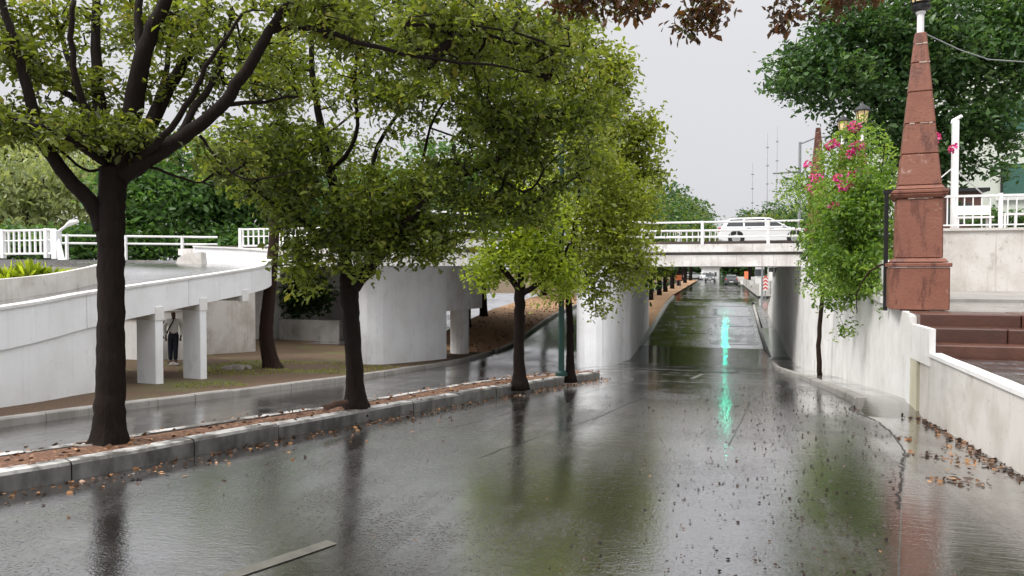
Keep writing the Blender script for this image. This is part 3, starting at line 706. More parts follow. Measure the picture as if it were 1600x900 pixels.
# far wing wall with a sloping top
wv = [44.02, 45.5, 47, 49, 51, 53]; wz = [1.69, 1.5, .9, .1, -.5, -1.0]
l6 = [(3.15 + .0 * k, v) for k, v in enumerate(wv)]
wall_band(l6, .3, lambda i: float(zM(wv[i])) - .3, lambda i: max(wz[i], float(zM(wv[i])) + .15), -1).build('wing_wall', MAT['white_wall'], bridge)
# railings
def pipe_rail(pts, zs, z0, parent, spacing=2.55, name='railing', r=.04, start=0.4):
    pts = [np.array(p, float) for p in pts]; m_ = MB()
    for z in zs: m_.tube([(p[0], p[1], z) for p in pts], r, 8)
    o = m_.build(name, MAT['white_metal'], parent)
    d = np.r_[0, np.cumsum([np.linalg.norm(b_ - a_) for a_, b_ in zip(pts[:-1], pts[1:])])]; q = start; ff = None
    while q < d[-1]:
        x = np.interp(q, d, [p[0] for p in pts]); y = np.interp(q, d, [p[1] for p in pts])
        MB().box(x - .06, x + .06, y - .06, y + .06, z0, max(zs) + .05, .01).build('post', MAT['white_metal'], o); q += spacing
    return o
pipe_rail([(8, 31.25), (-2.7, 31.2), (-9.9, 22.25)], [3.5, 3.16, 2.9], 2.6, bridge, 2.55, start=1.05)
rl_ = [o for o in D2.objects if o.parent == bridge and o.name.startswith('railing')][0]; f = None
for i in range(44):
    x = 7.9 - i * .25
    if f is None: f = MB().box(-.011, .011, -.011, .011, 2.9, 3.16).build('baluster', MAT['white_metal'], rl_); k = f
    else: k = f.copy(); COL.objects.link(k)
    k.matrix_parent_inverse = parent_world(rl_).inverted(); k.location = (x, 31.225, 0)
def baluster_rail(p0, p1, z0, z1, parent, step=.3, post=2.4, th=.025):
    p0 = np.array(p0, float); p1 = np.array(p1, float); L = np.linalg.norm(p1 - p0); t_ = (p1 - p0) / L
    q = lambda s: p0 + t_ * s; m_ = MB()
    for z in (z1, z0 + .12): m_.tube([(*p0, z), (*p1, z)], .045, 6)
    m_.tube([(*p0, z0 + (z1 - z0) * .62), (*p1, z0 + (z1 - z0) * .62)], .03, 6)
    o = m_.build('railing', MAT['white_metal'], parent); f = None; s = .15
    while s < L:
        p = q(s)
        if f is None: f = MB().box(-th, th, -th, th, z0 + .12, z1 - .02).build('baluster', MAT['white_metal'], o); k = f
        else: k = f.copy(); COL.objects.link(k)
        k.matrix_parent_inverse = parent_world(o).inverted(); k.location = (p[0], p[1], 0); s += step
    s = 0
    while s <= L + .01:
        p = q(s); MB().box(p[0] - .08, p[0] + .08, p[1] - .08, p[1] + .08, z0 - .05, z1 + .06, .012).build('post', MAT['white_metal'], o); s += post
    return o
baluster_rail((-22.6, 31.3), (-14.9, 31.0), 2.6, 3.52, bridge, .3, 2.5, .03)
baluster_rail((-9, 45.6), (8, 45.6), 2.83, 3.85, bridge, .33, 3.3, .03)

# ------------------------------------------------------------------ left ramp
ramp_o = thing('ramp', 'curving white concrete ramp with solid parapets on the left', 'ramp', (-12, 12, -1))
OUT = [(-10.4, -2), (-10.75, 4), (-11.1, 9.15), (-11.75, 11.5), (-12.2, 13.9), (-12.4, 16.1), (-12.5, 17.8), (-12.8, 19.0), (-13.4, 20.2), (-13.9, 21.3), (-15, 21.9), (-16.4, 22.2), (-18, 22.4)]
INN = [(-14.4, -2), (-14.7, 4), (-15.0, 9.15), (-15.4, 11.5), (-15.65, 13.9), (-15.75, 15.2), (-15.85, 16.0), (-16.0, 16.5), (-16.3, 16.9), (-16.7, 17.2), (-17.2, 17.4), (-17.8, 17.5), (-18.6, 17.6)]
ZT = [.35, .68, .99, 1.15, 1.31, 1.48, 1.63, 1.74, 1.86, 1.95, 2.02, 2.08, 2.12]
def so(L, n=4):
    o, _ = smooth_line([(*p, z) for p, z in zip(L, ZT)], [1] * len(L), n); return o
SO, SI = so(OUT), so(INN)
fas = [(p[0], p[1]) for p in SO]; zt = [p[2] for p in SO]; fin = [(p[0], p[1]) for p in SI]
MB().strip([(a, c, z - .32) for (a, c), z in zip(fin, zt)], [(a, c, z - .32) for (a, c), z in zip(fas, zt)]).build('deck', MAT['wet_paving'], ramp_o)
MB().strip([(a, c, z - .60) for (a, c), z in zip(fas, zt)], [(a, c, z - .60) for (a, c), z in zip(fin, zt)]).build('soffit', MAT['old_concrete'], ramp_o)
def xh(i): return float(np.interp(i, [26, 36, 48], [0, .22, .3]))
for a_ in range(0, len(fas) - 1, 6):
    sg = [np.array(p) for p in fas[a_:a_ + 7]]; sg[-1] = sg[-1] - (sg[-1] - sg[-2]) * .03
    wall_band(sg, .16, lambda i: zt[a_ + i] - .70, lambda i: zt[a_ + i] - .05 + xh(a_ + i), 1).build('parapet_panel', MAT['pale_ramp'], ramp_o)
fas2 = [(a + .03, c) for a, c in fas]
wall_band(fas2, .22, lambda i: zt[i] - .05 + xh(i), lambda i: zt[i] + xh(i), 1).build('coping', MAT['white_wall'], ramp_o)
fin_all = fin; fin = [p for p in fin if p[0] > -16.9]
wall_band(fin, .18, lambda i: zt[i] - .65, lambda i: zt[i] + .14, -1).build('inner_parapet', MAT['old_white'], ramp_o)
fin = fin_all
kk = [i for i, p in enumerate(fas) if p[1] < 12.2]
wl2 = [(fas[i][0] - .04, fas[i][1]) for i in kk]
wall_band(wl2, .3, lambda i: float(zverge(wl2[i][0], wl2[i][1])) - .3, lambda i: zt[i] - .64, 1).build('side_wall', MAT['pale_ramp'], ramp_o)
def xb(v): 
    i = min(range(len(fas)), key=lambda k: abs(fas[k][1] - v)); return fas[i], fin[i], zt[i]
for v in (13.7, 15.6):
    (a, c), (d, e_), z = xb(v)
    MB().box(d + .1, a - .12, c - .16, c + .16, z - .86, z - .601).build('cross_beam', MAT['old_white'], ramp_o)
    MB().box(a - .12, a + .03, c - .14, c + .14, z - .88, z - .56, .01).build('bracket', MAT['white_wall'], ramp_o)
    for x in (a - .25, d + .55):
        MB().box(x - .26, x + .26, c - .12, c + .12, float(zverge(x, c)) - .3, z - .861, .01).build('column', MAT['pale_ramp'], ramp_o)
for v in (17.6,):
    (a, c), (d, e_), z = xb(v); MB().box(d + .1, a - .12, c - .16, c + .16, z - .86, z - .601).build('cross_beam', MAT['old_white'], ramp_o)
    MB().box(a - .12, a + .03, c - .14, c + .14, z - .88, z - .56, .01).build('bracket', MAT['white_wall'], ramp_o)
# embankment that carries the approach road
emb = thing('embankment_wall', 'grey white retaining wall standing back under the curved ramp', 'wall', (-20, 26, -1.5))
MB().prism([(-60, 12), (-26, 14.5), (-19.4, 20.6), (-18.4, 22.6), (-18.4, 26.4), (-22.5, 31.1), (-60, 31.1)], lambda x, y: float(zverge(x, min(y, 30))) - .4, 1.66).build('wall', MAT['old_white'], emb)
app = struct(MB().prism([(-60, 12.2), (-26.2, 14.7), (-19.6, 20.8), (-18.6, 22.8), (-18.6, 26.4), (-22.7, 31.0), (-26.02, 46), (-60, 46)], 1.661, 1.9).build('approach_road', MAT['wet_paving']))
lr = thing('left_railing', 'white baluster railing at the left edge above the ramp', 'railing', (-25, 22, 2))
a = P(-120, 400, 30); c = P(88, 400, 27.5); baluster_rail(a[:2], c[:2], 2.05, 3.05, lr, .28, 2.3, .03)
gr = thing('guard_rail', 'double bar white guard rail behind the ramp at left', 'railing', (-26, 33, 2))
a = P(90, 385, 36); c = P(340, 385, 38); pipe_rail([a[:2], c[:2]], [3.22, 2.85], 1.9, gr, 2.6, 'rails', .05)
bb = thing('broken_parapet', 'broken white concrete block at the end of the curved parapet', 'block', P(300, 405, 25.2))
p = P(300, 404, 25); MB().add([(p[0] + x * .97 - y * .2, p[1] + x * .2 + y * .97, p[2] + z) for x, y, z in [(-.5, -.2, -.3), (.45, -.2, -.3), (.45, .2, -.3), (-.5, .2, -.3), (-.42, -.16, .02), (-.1, -.17, .17), (.4, -.18, .22), (.4, .18, .2), (-.1, .17, .15), (-.42, .16, .0)]],
     [(3, 2, 1, 0), (0, 1, 6, 5, 4), (2, 3, 9, 8, 7), (1, 2, 7, 6), (3, 0, 4, 9), (4, 5, 8, 9), (5, 6, 7, 8)]).build('block', MAT['old_white'], bb)

# ================================================================== TREES ON THE NARROW MEDIAN
def W(p, r): return ('w', float(p[0]), float(p[1]), float(p[2]), r)
tree('median_tree', 'thick dark forked tree in the left foreground on the narrow median', [
    [(171, 690, 6.85, 0.1292), (173, 600, 6.85, 0.1175), (174, 500, 6.86, 0.1096), (173, 400, 6.87, 0.1135), (175, 330, 6.88, 0.1175), (178, 262, 6.9, 0.1253)],
    [(160, 360, 6.87, 0.0740), (148, 325, 6.85, 0.0740), (105, 275, 6.75, 0.0629), (66, 222, 6.65, 0.0555), (44, 140, 6.55, 0.0444), (22, 65, 6.5, 0.0370), (2, 5, 6.45, 0.0296), (-15, -80, 6.4, 0.0222)],
    [(175, 275, 6.9, 0.0814), (160, 200, 6.95, 0.0629), (152, 120, 7.05, 0.0518), (150, 40, 7.2, 0.0407), (152, -60, 7.3, 0.0296)],
    [(186, 272, 6.9, 0.0962), (208, 170, 6.8, 0.0888), (222, 90, 6.7, 0.0740), (246, 30, 6.65, 0.0592), (272, -30, 6.6, 0.0444), (300, -120, 6.6, 0.0296)],
    [(198, 262, 6.92, 0.0740), (245, 175, 7.1, 0.0629), (285, 100, 7.3, 0.0518), (320, 25, 7.5, 0.0444), (345, -60, 7.6, 0.0296)],
    [(190, 275, 6.9, 0.0888), (245, 240, 6.75, 0.0740), (300, 205, 6.6, 0.0629), (346, 165, 6.5, 0.0555), (395, 95, 6.4, 0.0481), (430, 35, 6.3, 0.0407), (470, -15, 6.25, 0.0370), (540, -90, 6.2, 0.0259)],
    [(424, 48, 6.32, 0.0296), (470, 42, 6.35, 0.0252), (540, 58, 6.45, 0.0222), (610, 80, 6.55, 0.0192), (700, 95, 6.7, 0.0148), (770, 103, 6.8, 0.0104), (860, 118, 6.95, 0.0052)],
    [(272, 226, 6.7, 0.0370), (305, 165, 6.9, 0.0333), (338, 120, 7.1, 0.0281), (352, 60, 7.3, 0.0222), (362, 10, 7.4, 0.0148)],
    [(152, 180, 6.95, 0.0370), (110, 150, 7.1, 0.0333), (75, 125, 7.2, 0.0259), (35, 80, 7.3, 0.0207), (5, 10, 7.3, 0.0148)],
    [(170, 235, 6.8, 0.0370), (130, 165, 6.6, 0.0333), (112, 80, 6.5, 0.0259), (116, 0, 6.45, 0.0207)],
    [(160, 265, 6.85, 0.0163), (130, 265, 6.8, 0.0133), (84, 228, 6.7, 0.0104), (40, 215, 6.7, 0.0059)],
    [(236, 262, 6.8, 0.0148), (290, 280, 6.75, 0.0111), (335, 292, 6.75, 0.0059)],
    [(312, 212, 6.6, 0.0148), (345, 252, 6.6, 0.0118), (388, 281, 6.6, 0.0089), (470, 266, 6.6, 0.0052)],
    [(178, 262, 6.9, .05), (140, 215, 7.2, .042), (125, 150, 7.5, .034), (95, 60, 7.7, .024), (80, -20, 7.8, .016)],
    [(195, 258, 6.9, .045), (228, 200, 7.3, .038), (258, 120, 7.6, .03), (268, 40, 7.8, .022), (290, -30, 7.9, .014)],
    [(205, 255, 6.85, .035), (255, 215, 6.5, .03), (300, 150, 6.3, .024), (330, 90, 6.2, .018), (380, 20, 6.1, .01)],
    [(165, 255, 6.8, .035), (120, 225, 6.4, .028), (70, 200, 6.2, .02), (20, 185, 6.1, .01)],
    [(346, 165, 6.5, .025), (400, 160, 6.7, .018), (450, 150, 6.9, .01)],
    [(222, 90, 6.7, 0.0444), (216, 30, 6.75, 0.0370), (225, -40, 6.8, 0.0259)]],
    [(130, 207, 6.6, 125, 30, .5, 130), (230, 220, 6.7, 55, 30, .4, 40), (75, 95, 7.0, 80, 42, .7, 110), (40, 30, 7.0, 60, 40, .7, 60), (250, 30, 7.4, 80, 50, .8, 80), (290, 130, 7.2, 60, 40, .6, 50), (60, 190, 7.0, 55, 40, .5, 30), (330, 60, 7.3, 70, 60, .8, 90), (420, 130, 7.2, 60, 55, .7, 70),
     (180, 40, 7.5, 90, 50, .8, 70), (470, 40, 6.8, 90, 50, .9, 130), (600, 55, 6.9, 110, 60, .9, 190), (740, 60, 7.1, 120, 60, .9, 200), (850, 90, 7.2, 70, 50, .6, 80), (340, 250, 6.8, 60, 28, .4, 30),
     (10, 205, 6.6, 55, 45, .5, 60), (180, 150, 7.3, 70, 40, .6, 50), (620, -60, 6.8, 240, 50, 1.0, 110)],
    .062, 'bark', 'leaf_olive', 17, .075, -.1, .35, twig_frac=.85, rtip=.005)
tree('median_tree', 'second dark trunked tree with wide green crown hiding the bridge middle', [
    [(556, 632, 9.1, .125), (553, 560, 9.1, .105), (549, 500, 9.1, .10), (546, 455, 9.1, .11), (545, 425, 9.1, .105)],
    [(545, 440, 9.1, .085), (536, 390, 9.15, .075), (522, 300, 9.2, .06), (505, 215, 9.3, .05), (490, 130, 9.3, .04), (486, 40, 9.3, .03), (500, -40, 9.3, .02)],
    [(549, 452, 9.1, .085), (580, 415, 8.95, .075), (620, 365, 8.8, .06), (665, 315, 8.65, .05), (715, 275, 8.5, .04), (775, 250, 8.4, .03), (850, 180, 8.3, .018)],
    [(525, 330, 9.18, .04), (470, 250, 9.5, .035), (430, 180, 9.7, .025), (400, 110, 9.8, .016)],
    [(515, 270, 9.2, .03), (556, 215, 9.0, .026), (553, 130, 8.9, .02), (560, 40, 8.8, .014)],
    [(540, 400, 9.1, .04), (575, 310, 9.5, .035), (590, 230, 9.7, .028), (640, 150, 9.9, .02), (690, 60, 10, .014)],
    [(600, 390, 8.9, .025), (650, 300, 9.2, .022), (672, 200, 9.3, .016), (720, 120, 9.4, .01)],
    [(538, 400, 9.1, .03), (480, 350, 8.8, .025), (430, 320, 8.7, .018), (370, 275, 8.6, .01)],
    [(755, 258, 8.43, .02), (820, 300, 8.4, .016), (850, 265, 8.4, .01)]],
    [(440, 250, 9.1, 95, 80, .9, 290), (500, 340, 8.9, 75, 60, .8, 210), (470, 420, 8.8, 40, 45, .45, 55), (590, 330, 9.0, 95, 75, .9, 260), (650, 370, 8.7, 85, 48, .7, 190), (560, 390, 8.9, 90, 45, .6, 130),
     (700, 310, 8.6, 95, 70, .9, 260), (780, 200, 8.5, 110, 90, .9, 360), (680, 170, 9.2, 110, 60, 1.1, 170), (560, 110, 9.3, 120, 75, 1.1, 230), (440, 110, 9.5, 70, 70, .9, 110), (860, 230, 8.6, 90, 70, .8, 220), (900, 140, 8.8, 70, 70, .7, 130),
     (760, 90, 9.2, 130, 70, 1.1, 260), (650, 20, 9.2, 200, 60, 1.2, 260), (850, 30, 9.2, 90, 50, .8, 110), (370, 300, 9.0, 55, 40, .5, 60), (650, -80, 9.2, 260, 60, 1.2, 130), (820, 320, 8.8, 60, 40, .5, 70)],
    .072, 'bark', 'leaf_mid', 15, .09, -.09, .5, twig_frac=.7, rtip=.0045)
tree('median_tree', 'small slender tree with bright lime leaves on the median', [
    [(812, 597, 12.0, .105), (811, 540, 12.0, .088), (812, 490, 12.0, .085), (813, 445, 12.0, .08)],
    [(813, 455, 12.0, .055), (790, 425, 12.1, .045), (765, 395, 12.2, .03), (755, 360, 12.3, .018)],
    [(813, 455, 12.0, .055), (815, 400, 12.0, .045), (812, 340, 12.0, .03), (820, 280, 12, .018)],
    [(815, 460, 12.0, .05), (845, 440, 11.8, .04), (870, 420, 11.7, .03), (890, 380, 11.6, .018)]],
    [(790, 405, 11.9, 60, 45, .8, 170), (850, 385, 11.7, 60, 55, .8, 190), (820, 330, 12, 80, 45, .8, 180), (770, 440, 12.0, 32, 28, .5, 50), (880, 430, 11.6, 35, 35, .4, 60), (780, 350, 12.2, 55, 40, .7, 90)],
    .075, 'bark', 'leaf_lime', 14, .11, -.2, .4)
tree('median_tree', 'thin tree beside the green pole at the median nose', [
    [(891, 587, 13.6, .075), (891, 540, 13.6, .065), (890, 490, 13.6, .062), (888, 445, 13.6, .055), (895, 380, 13.6, .045), (905, 300, 13.6, .03), (915, 220, 13.6, .018)],
    [(888, 455, 13.6, .04), (925, 425, 13.5, .03), (965, 390, 13.4, .018)],
    [(893, 400, 13.6, .035), (940, 340, 13.7, .026), (985, 300, 13.7, .014)]],
    [(905, 400, 13.5, 70, 55, .9, 220), (960, 360, 13.5, 65, 60, .9, 230), (920, 310, 13.6, 85, 60, .9, 240), (985, 400, 13.4, 45, 55, .6, 110), (975, 300, 13.7, 60, 50, .7, 130), (930, 460, 13.5, 35, 40, .5, 50), (860, 450, 13.4, 35, 35, .4, 40), (900, 240, 13.6, 70, 50, .8, 120), (1000, 440, 13.5, 25, 40, .4, 32)],
    .075, 'bark', 'leaf_yellowish', 14, .12, -.2, .4)
gp = thing('street_pole', 'dark green metal pole between the slender trees on the median', 'pole', P(877, 587, 13.5))
q = P(877, 587, 13.5); MB().lathe([(.11, 0), (.11, .06), (.055, .10), (.05, 1.6), (.045, 4.2)], 12, tuple(q)).build('shaft', MAT['green_pole'], gp)
MB().tube([q + [0, 0, 4.1], q + [.05, 0, 4.3], q + [.5, -.1, 4.4]], [.04, .035, .03], 8).build('arm', MAT['green_pole'], gp)
# tall airy tree behind the bridge
tree('tall_tree', 'tall airy yellow green tree rising behind the bridge middle', [
    [W((-5.1, 38, zM(38) + .1), .26), W((-5.1, 38, 2), .22), (955, 330, 37.5, .19), (935, 230, 37, .14), (920, 140, 36.5, .09), (915, 60, 36, .05)],
    [(948, 300, 37.2, .09), (985, 240, 37, .06), (1020, 200, 37, .03)], [(932, 215, 37, .08), (965, 150, 37, .05), (985, 105, 37, .02)], [(928, 180, 37, .08), (880, 130, 36.5, .05), (850, 80, 36, .03)]],
    [(905, 130, 37, 85, 75, 2.6, 330), (950, 200, 37, 75, 70, 2.4, 300), (970, 260, 37, 65, 50, 2.2, 230), (1005, 205, 37, 38, 14, .7, 36), (965, 110, 37, 35, 28, .8, 44), (880, 60, 36.5, 60, 40, 1.6, 130), (970, 150, 37, 28, 20, .8, 36), (985, 330, 37.5, 50, 45, 1.6, 150), (1010, 270, 37.2, 28, 22, .8, 46), (870, 230, 37, 70, 60, 2, 160)],
    .26, 'bark_brown', 'leaf_yellowish', 12, .34, -.3, 1.3, rtip=.012, rmax=.08)
# brown tree on the grass under the ramp end, trees behind the left pier
tree('verge_tree', 'leaning brown trunk on the grass verge beside the curved ramp', [
    [W((-13.3, 19.9, zverge(-13.3, 19.9)), .25), (416, 520, 22.7, .20), (424, 430, 22.6, .17), (429, 360, 22.5, .15), (436, 260, 22.4, .11), (445, 160, 22.3, .06)], [(430, 340, 22.5, .08), (380, 260, 22.8, .06), (340, 200, 23, .03)], [(434, 290, 22.4, .07), (500, 220, 22, .05), (560, 170, 21.8, .02)]],
    [(450, 230, 22.4, 90, 50, 1.6, 150), (360, 240, 22.8, 60, 50, 1.2, 80), (550, 240, 22, 70, 45, 1.4, 80), (440, 100, 22.2, 50, 50, 1.0, 50)], .16, 'bark_brown', 'leaf_mid', 12, .22, -.2, .9, rtip=.008, rmax=.06)
tree('pavement_tree', 'brown trunked tree on the leaf strewn strip next to the pier', [
    [W((*P(726, 515, 42)[:2], zL(40.6) + .15), .33), (727, 470, 42, .29), (728, 400, 42, .26), (726, 330, 42, .2), (720, 260, 42, .1)], [(727, 350, 42, .14), (690, 290, 42, .08), (660, 250, 42, .04)]],
    [(700, 270, 42, 100, 60, 3, 240), (620, 300, 43, 70, 50, 2.4, 150)], .3, 'bark_brown', 'leaf_green', 12, .4, -.2, 1.6, rtip=.014, rmax=.1)
tree('pavement_tree', 'second brown trunked tree on the leaf strewn strip, farther right', [
    [W((*P(756, 506, 46)[:2], zL(44.3) + .15), .26), (755, 460, 46, .22), (755, 400, 46, .2), (758, 330, 46, .15), (765, 270, 46, .08)], [(757, 350, 46, .1), (800, 300, 46, .07), (830, 270, 46, .03)]],
    [(790, 280, 46, 90, 60, 3, 220)], .3, 'bark_brown', 'leaf_mid', 12, .4, -.2, 1.6, rtip=.014, rmax=.1)
# belt of trees behind the approach road on the left
for lab, px, py, Z, rx, ry, lm, cnt, bk in [
    ('pale feathery tree at the far left behind the white railing', 40, 290, 50, 150, 105, 'leaf_pale', 520, 'bark_brown'),
    ('dense dark green tree behind the ramp just right of the foreground trunk', 285, 300, 44, 120, 88, 'leaf_green', 620, 'bark'),
    ('mid green tree behind the bridge railing left of the second trunk', 420, 310, 47, 95, 75, 'leaf_green', 360, 'bark'),
    ('hazy light green tree standing behind the pale feathery one', 140, 250, 60, 130, 75, 'leaf_pale', 320, 'bark'),
    ('deep green tree filling the gap behind the second trunk', 560, 330, 52, 110, 70, 'leaf_dark', 380, 'bark'),
    ('dark green tree beyond the bridge deck under the airy crown', 680, 345, 58, 130, 55, 'leaf_green', 330, 'bark'),
    ('dark tree behind the slender lime tree past the bridge', 850, 330, 62, 120, 70, 'leaf_dark', 330, 'bark')]:
    b = P(px, 420, Z); zb = 1.6 if px < 500 else -1.0
    tree('belt_tree', lab, [[W((b[0], b[1], zb), .3), W((b[0], b[1], 3.5), .24), (px + 5, py + 30, Z, .18), (px - 4, py - ry * .4, Z, .08)], [(px, py + 35, Z, .12), (px + rx * .5, py - 10, Z, .05)], [(px, py + 30, Z, .12), (px - rx * .5, py - 5, Z, .05)]],
         [(px, py, Z, rx, ry, rx * Z / F * .7, cnt), (px - rx * .55, py + ry * .25, Z, rx * .6, ry * .6, 2, cnt // 4), (px + rx * .55, py + ry * .2, Z, rx * .6, ry * .6, 2, cnt // 4)],
         .36, bk, lm, 14, .55, -.35, 1.8, group='trees behind the approach road', droop=.9 if lm == 'leaf_pale' else 0, twig_frac=.25, rtip=.02, rmax=.12)
hg = thing('hedge', 'long dark green hedge behind the guard rail on the approach road', 'hedge', P(160, 390, 42))
foliage(blob_points([(x, 382, 42, 45, 28, .8, 150) for x in range(-40, 430, 55)], -2), .3, 'leaf_green', 12, .35, hg, 0, 'leaves')
fw = thing('far_thicket', 'dark mass of low trees closing the far end of the road', 'thicket', P(1120, 430, 215))
foliage(blob_points([(x, 422 - 8 * (x % 3), 215, 22, 16, 5, 70) for x in range(1010, 1260, 22)], -2), 1.3, 'leaf_dark', 12, 1.4, fw, 0, 'leaves')
# dark thicket seen through the left bridge opening
for lab, px, Z in [('dark shrub in the shade under the left bridge span', 462, 41), ('dark shrub behind the low white walls under the bridge', 525, 50)]:
    b = P(px, 470, Z)
    tree('shade_shrub', lab, [[W((b[0], b[1], zL(45) + .2), .1), W((b[0], b[1], 0), .08), W((b[0] + .2, b[1], 1), .04)]], [(px, 460, Z, 48, 42, 1.8, 330)], .3, 'bark', 'leaf_dark', 12, .35, -.4, 1.2, cat='shrub', twig_frac=.2)

# rows of street trees beyond the bridge: two prototypes, copied
def proto_tree(h, rad, seed, lm, n):
    global P
    keep = P; P0 = lambda px, py, Z: np.array([0, 0, 0.]) + np.array([px, py, Z])
    root = thing('street_tree', 'x', 'tree', (0, 0, 0)); mb = MB(); sk = []
    for l in [[(0, 0, -.1, .2), (.05, 0, h * .25, .16), (0, .05, h * .5, .12), (.1, .1, h * .85, .04)], [(.03, .02, h * .4, .1), (rad * .6, .2, h * .62, .04)], [(.03, .02, h * .42, .1), (-rad * .6, -.3, h * .66, .04)], [(.03, .02, h * .45, .09), (.1, -rad * .6, h * .6, .04)]]:
        sp, sr = smooth_line([q[:3] for q in l], [q[3] for q in l], 4, .01); mb.tube(sp, sr, 8); sk += sp[2:]
    d = RNG.normal(size=(n * 2, 3)); d /= np.linalg.norm(d, axis=1, keepdims=True); d *= RNG.random((n * 2, 1)) ** .4
    p = d * np.array([rad, rad, h * .36]) + np.array([0, 0, h * .6]); p = p[pnoise(p, 1.2, seed) > -.35][:n]
    for a, c, ra, rb in grow(sk, p[::4], rtip=.015, rmax=.07): mb.tube([a, c], [ra, rb], 4, False)
    local(mb.build('trunk', MAT['bark'], None, True), root); local(foliage(p, .3, lm, 14, .42, None), root)
    return root
pa = proto_tree(9.0, 2.9, 1.0, 'leaf_dark', 330); pb = proto_tree(8.2, 2.6, 4.0, 'leaf_mid', 300)
row = [(-5.2, 42.5, .93, 0), (-5.2, 47.5, 1, 1), (-5.1, 53, 1, 0), (-5.2, 59, 1.05, 1), (-5.1, 66, 1.15, 0), (-5.2, 75, 1.25, 1), (-5.2, 86, 1.35, 0), (-5.2, 100, 1.45, 1), (-5.2, 118, 1.55, 0), (-5.2, 140, 1.7, 1)]
ordn = ['first', 'second', 'third', 'fourth', 'fifth', 'sixth', 'seventh', 'eighth', 'ninth', 'tenth']
used = [False, False]
def put_tree(x, y, z, s, k, lab, grp):
    src = (pa, pb)[k]
    if not used[k]: o = src; used[k] = True
    else: o = copy_tree(src)
    o.location = (x, y, z); o.scale = (s, s, s); o.rotation_euler = (0, 0, random.uniform(0, 6.28)); tag(o, lab, 'tree', grp); return o
for i, (x, y, s, k) in enumerate(row): put_tree(x, y, m2(0, y), s, k, '%s street tree from the bridge in the row on the far median' % ordn[i], 'trees on the far median')
for i, (x, y, s, k) in enumerate([(6.8, 76, 1.0, 0), (7.2, 88, 1.15, 1), (6.8, 104, 1.3, 0), (6.5, 124, 1.5, 1), (5.5, 150, 1.6, 0), (9, 63, .85, 1), (12, 72, 1.1, 0)]):
    put_tree(x, y, zM(y) + .1, s, k, '%s tree along the right side of the far road' % ordn[i], 'trees right of the far road')
for i, (x, y, s, k) in enumerate([(-12.5, 70, 1.2, 0), (-13, 84, 1.2, 1), (-12.5, 104, 1.3, 0), (-1, 200, 1.5, 1), (-9, 190, 1.5, 0), (8, 205, 1.4, 0), (16, 120, 1.3, 1), (22, 100, 1.2, 0), (3.5, 235, 1.5, 1), (-6, 165, 1.3, 0)]):
    put_tree(x, y, zM(y) + .1, s, k, '%s distant tree closing the view along the far road' % ordn[i], 'distant trees closing the view')

# ------------------------------------------------------------------ right side trees
tree('plaza_tree', 'large dark green tree behind the obelisk and the railing at right', [
    [W((*P(1462, 400, 27)[:2], 1.0), .34), (1462, 330, 27, .28), (1468, 260, 27, .24), (1460, 200, 27, .2), (1440, 120, 27, .13), (1430, 40, 27, .07)],
    [(1465, 250, 27, .15), (1390, 180, 27, .1), (1320, 120, 27, .06), (1250, 110, 27, .03)], [(1466, 240, 27, .15), (1520, 190, 26.5, .1), (1570, 140, 26, .06)], [(1460, 210, 27, .12), (1500, 120, 27.5, .08), (1530, 30, 28, .04)]],
    [(1330, 110, 27, 95, 75, 2.4, 420), (1260, 120, 27, 58, 45, 1.3, 130), (1400, 60, 27, 110, 70, 2.6, 380), (1480, 110, 27, 110, 110, 2.8, 560), (1560, 90, 27, 80, 100, 2.4, 330), (1535, 220, 26, 55, 65, 1.3, 220), (1490, 260, 26.4, 50, 45, 1.2, 130), (1330, 40, 27, 70, 40, 1.8, 130), (1590, 30, 26.5, 80, 60, 2, 160), (1365, 190, 27.2, 70, 45, 1.5, 150), (1425, 240, 27.4, 60, 60, 1.6, 150), (1400, -40, 27, 260, 50, 2.5, 200), (1235, 90, 27, 30, 18, .6, 22), (1480, 310, 26.6, 26, 20, .6, 24)],
    .21, 'bark', 'leaf_dark', 13, .27, -.3, 1.1, rtip=.01, rmax=.09, twig_frac=.35)
# red-brown leaves overhanging from a tree on the landing, trunk out of frame
tree('overhanging_tree', 'red brown leafy branches hanging into the top of the photo', [
    [W((6.6, 3.2, .42), .16), W((6.5, 3.4, 2.2), .14), W((6.2, 3.9, 3.6), .11), W((5.4, 4.8, 4.7), .08)],
    [W((5.4, 4.8, 4.7), .06), (1420, -190, 7.2, .05), (1270, -110, 7.4, .035), (1180, -60, 7.7, .025), (1060, -20, 8, .015), (940, -5, 8.2, .008)],
    [(1300, -130, 7.4, .03), (1290, -60, 7.4, .02), (1275, -10, 7.4, .01)]],
    [(905, -4, 8.1, 72, 20, .4, 44), (980, 0, 8.1, 55, 22, .4, 36), (1085, 18, 8.0, 48, 34, .35, 44), (1265, 2, 7.5, 58, 34, .4, 50), (1080, -40, 8, 90, 30, .5, 50), (1250, -70, 7.4, 110, 40, .6, 70), (1230, 25, 7.5, 16, 18, .2, 9), (1340, -10, 7.4, 40, 22, .4, 20)],
    .085, 'bark', 'leaf_red', 10, .07, -.3, .3, droop=.5)
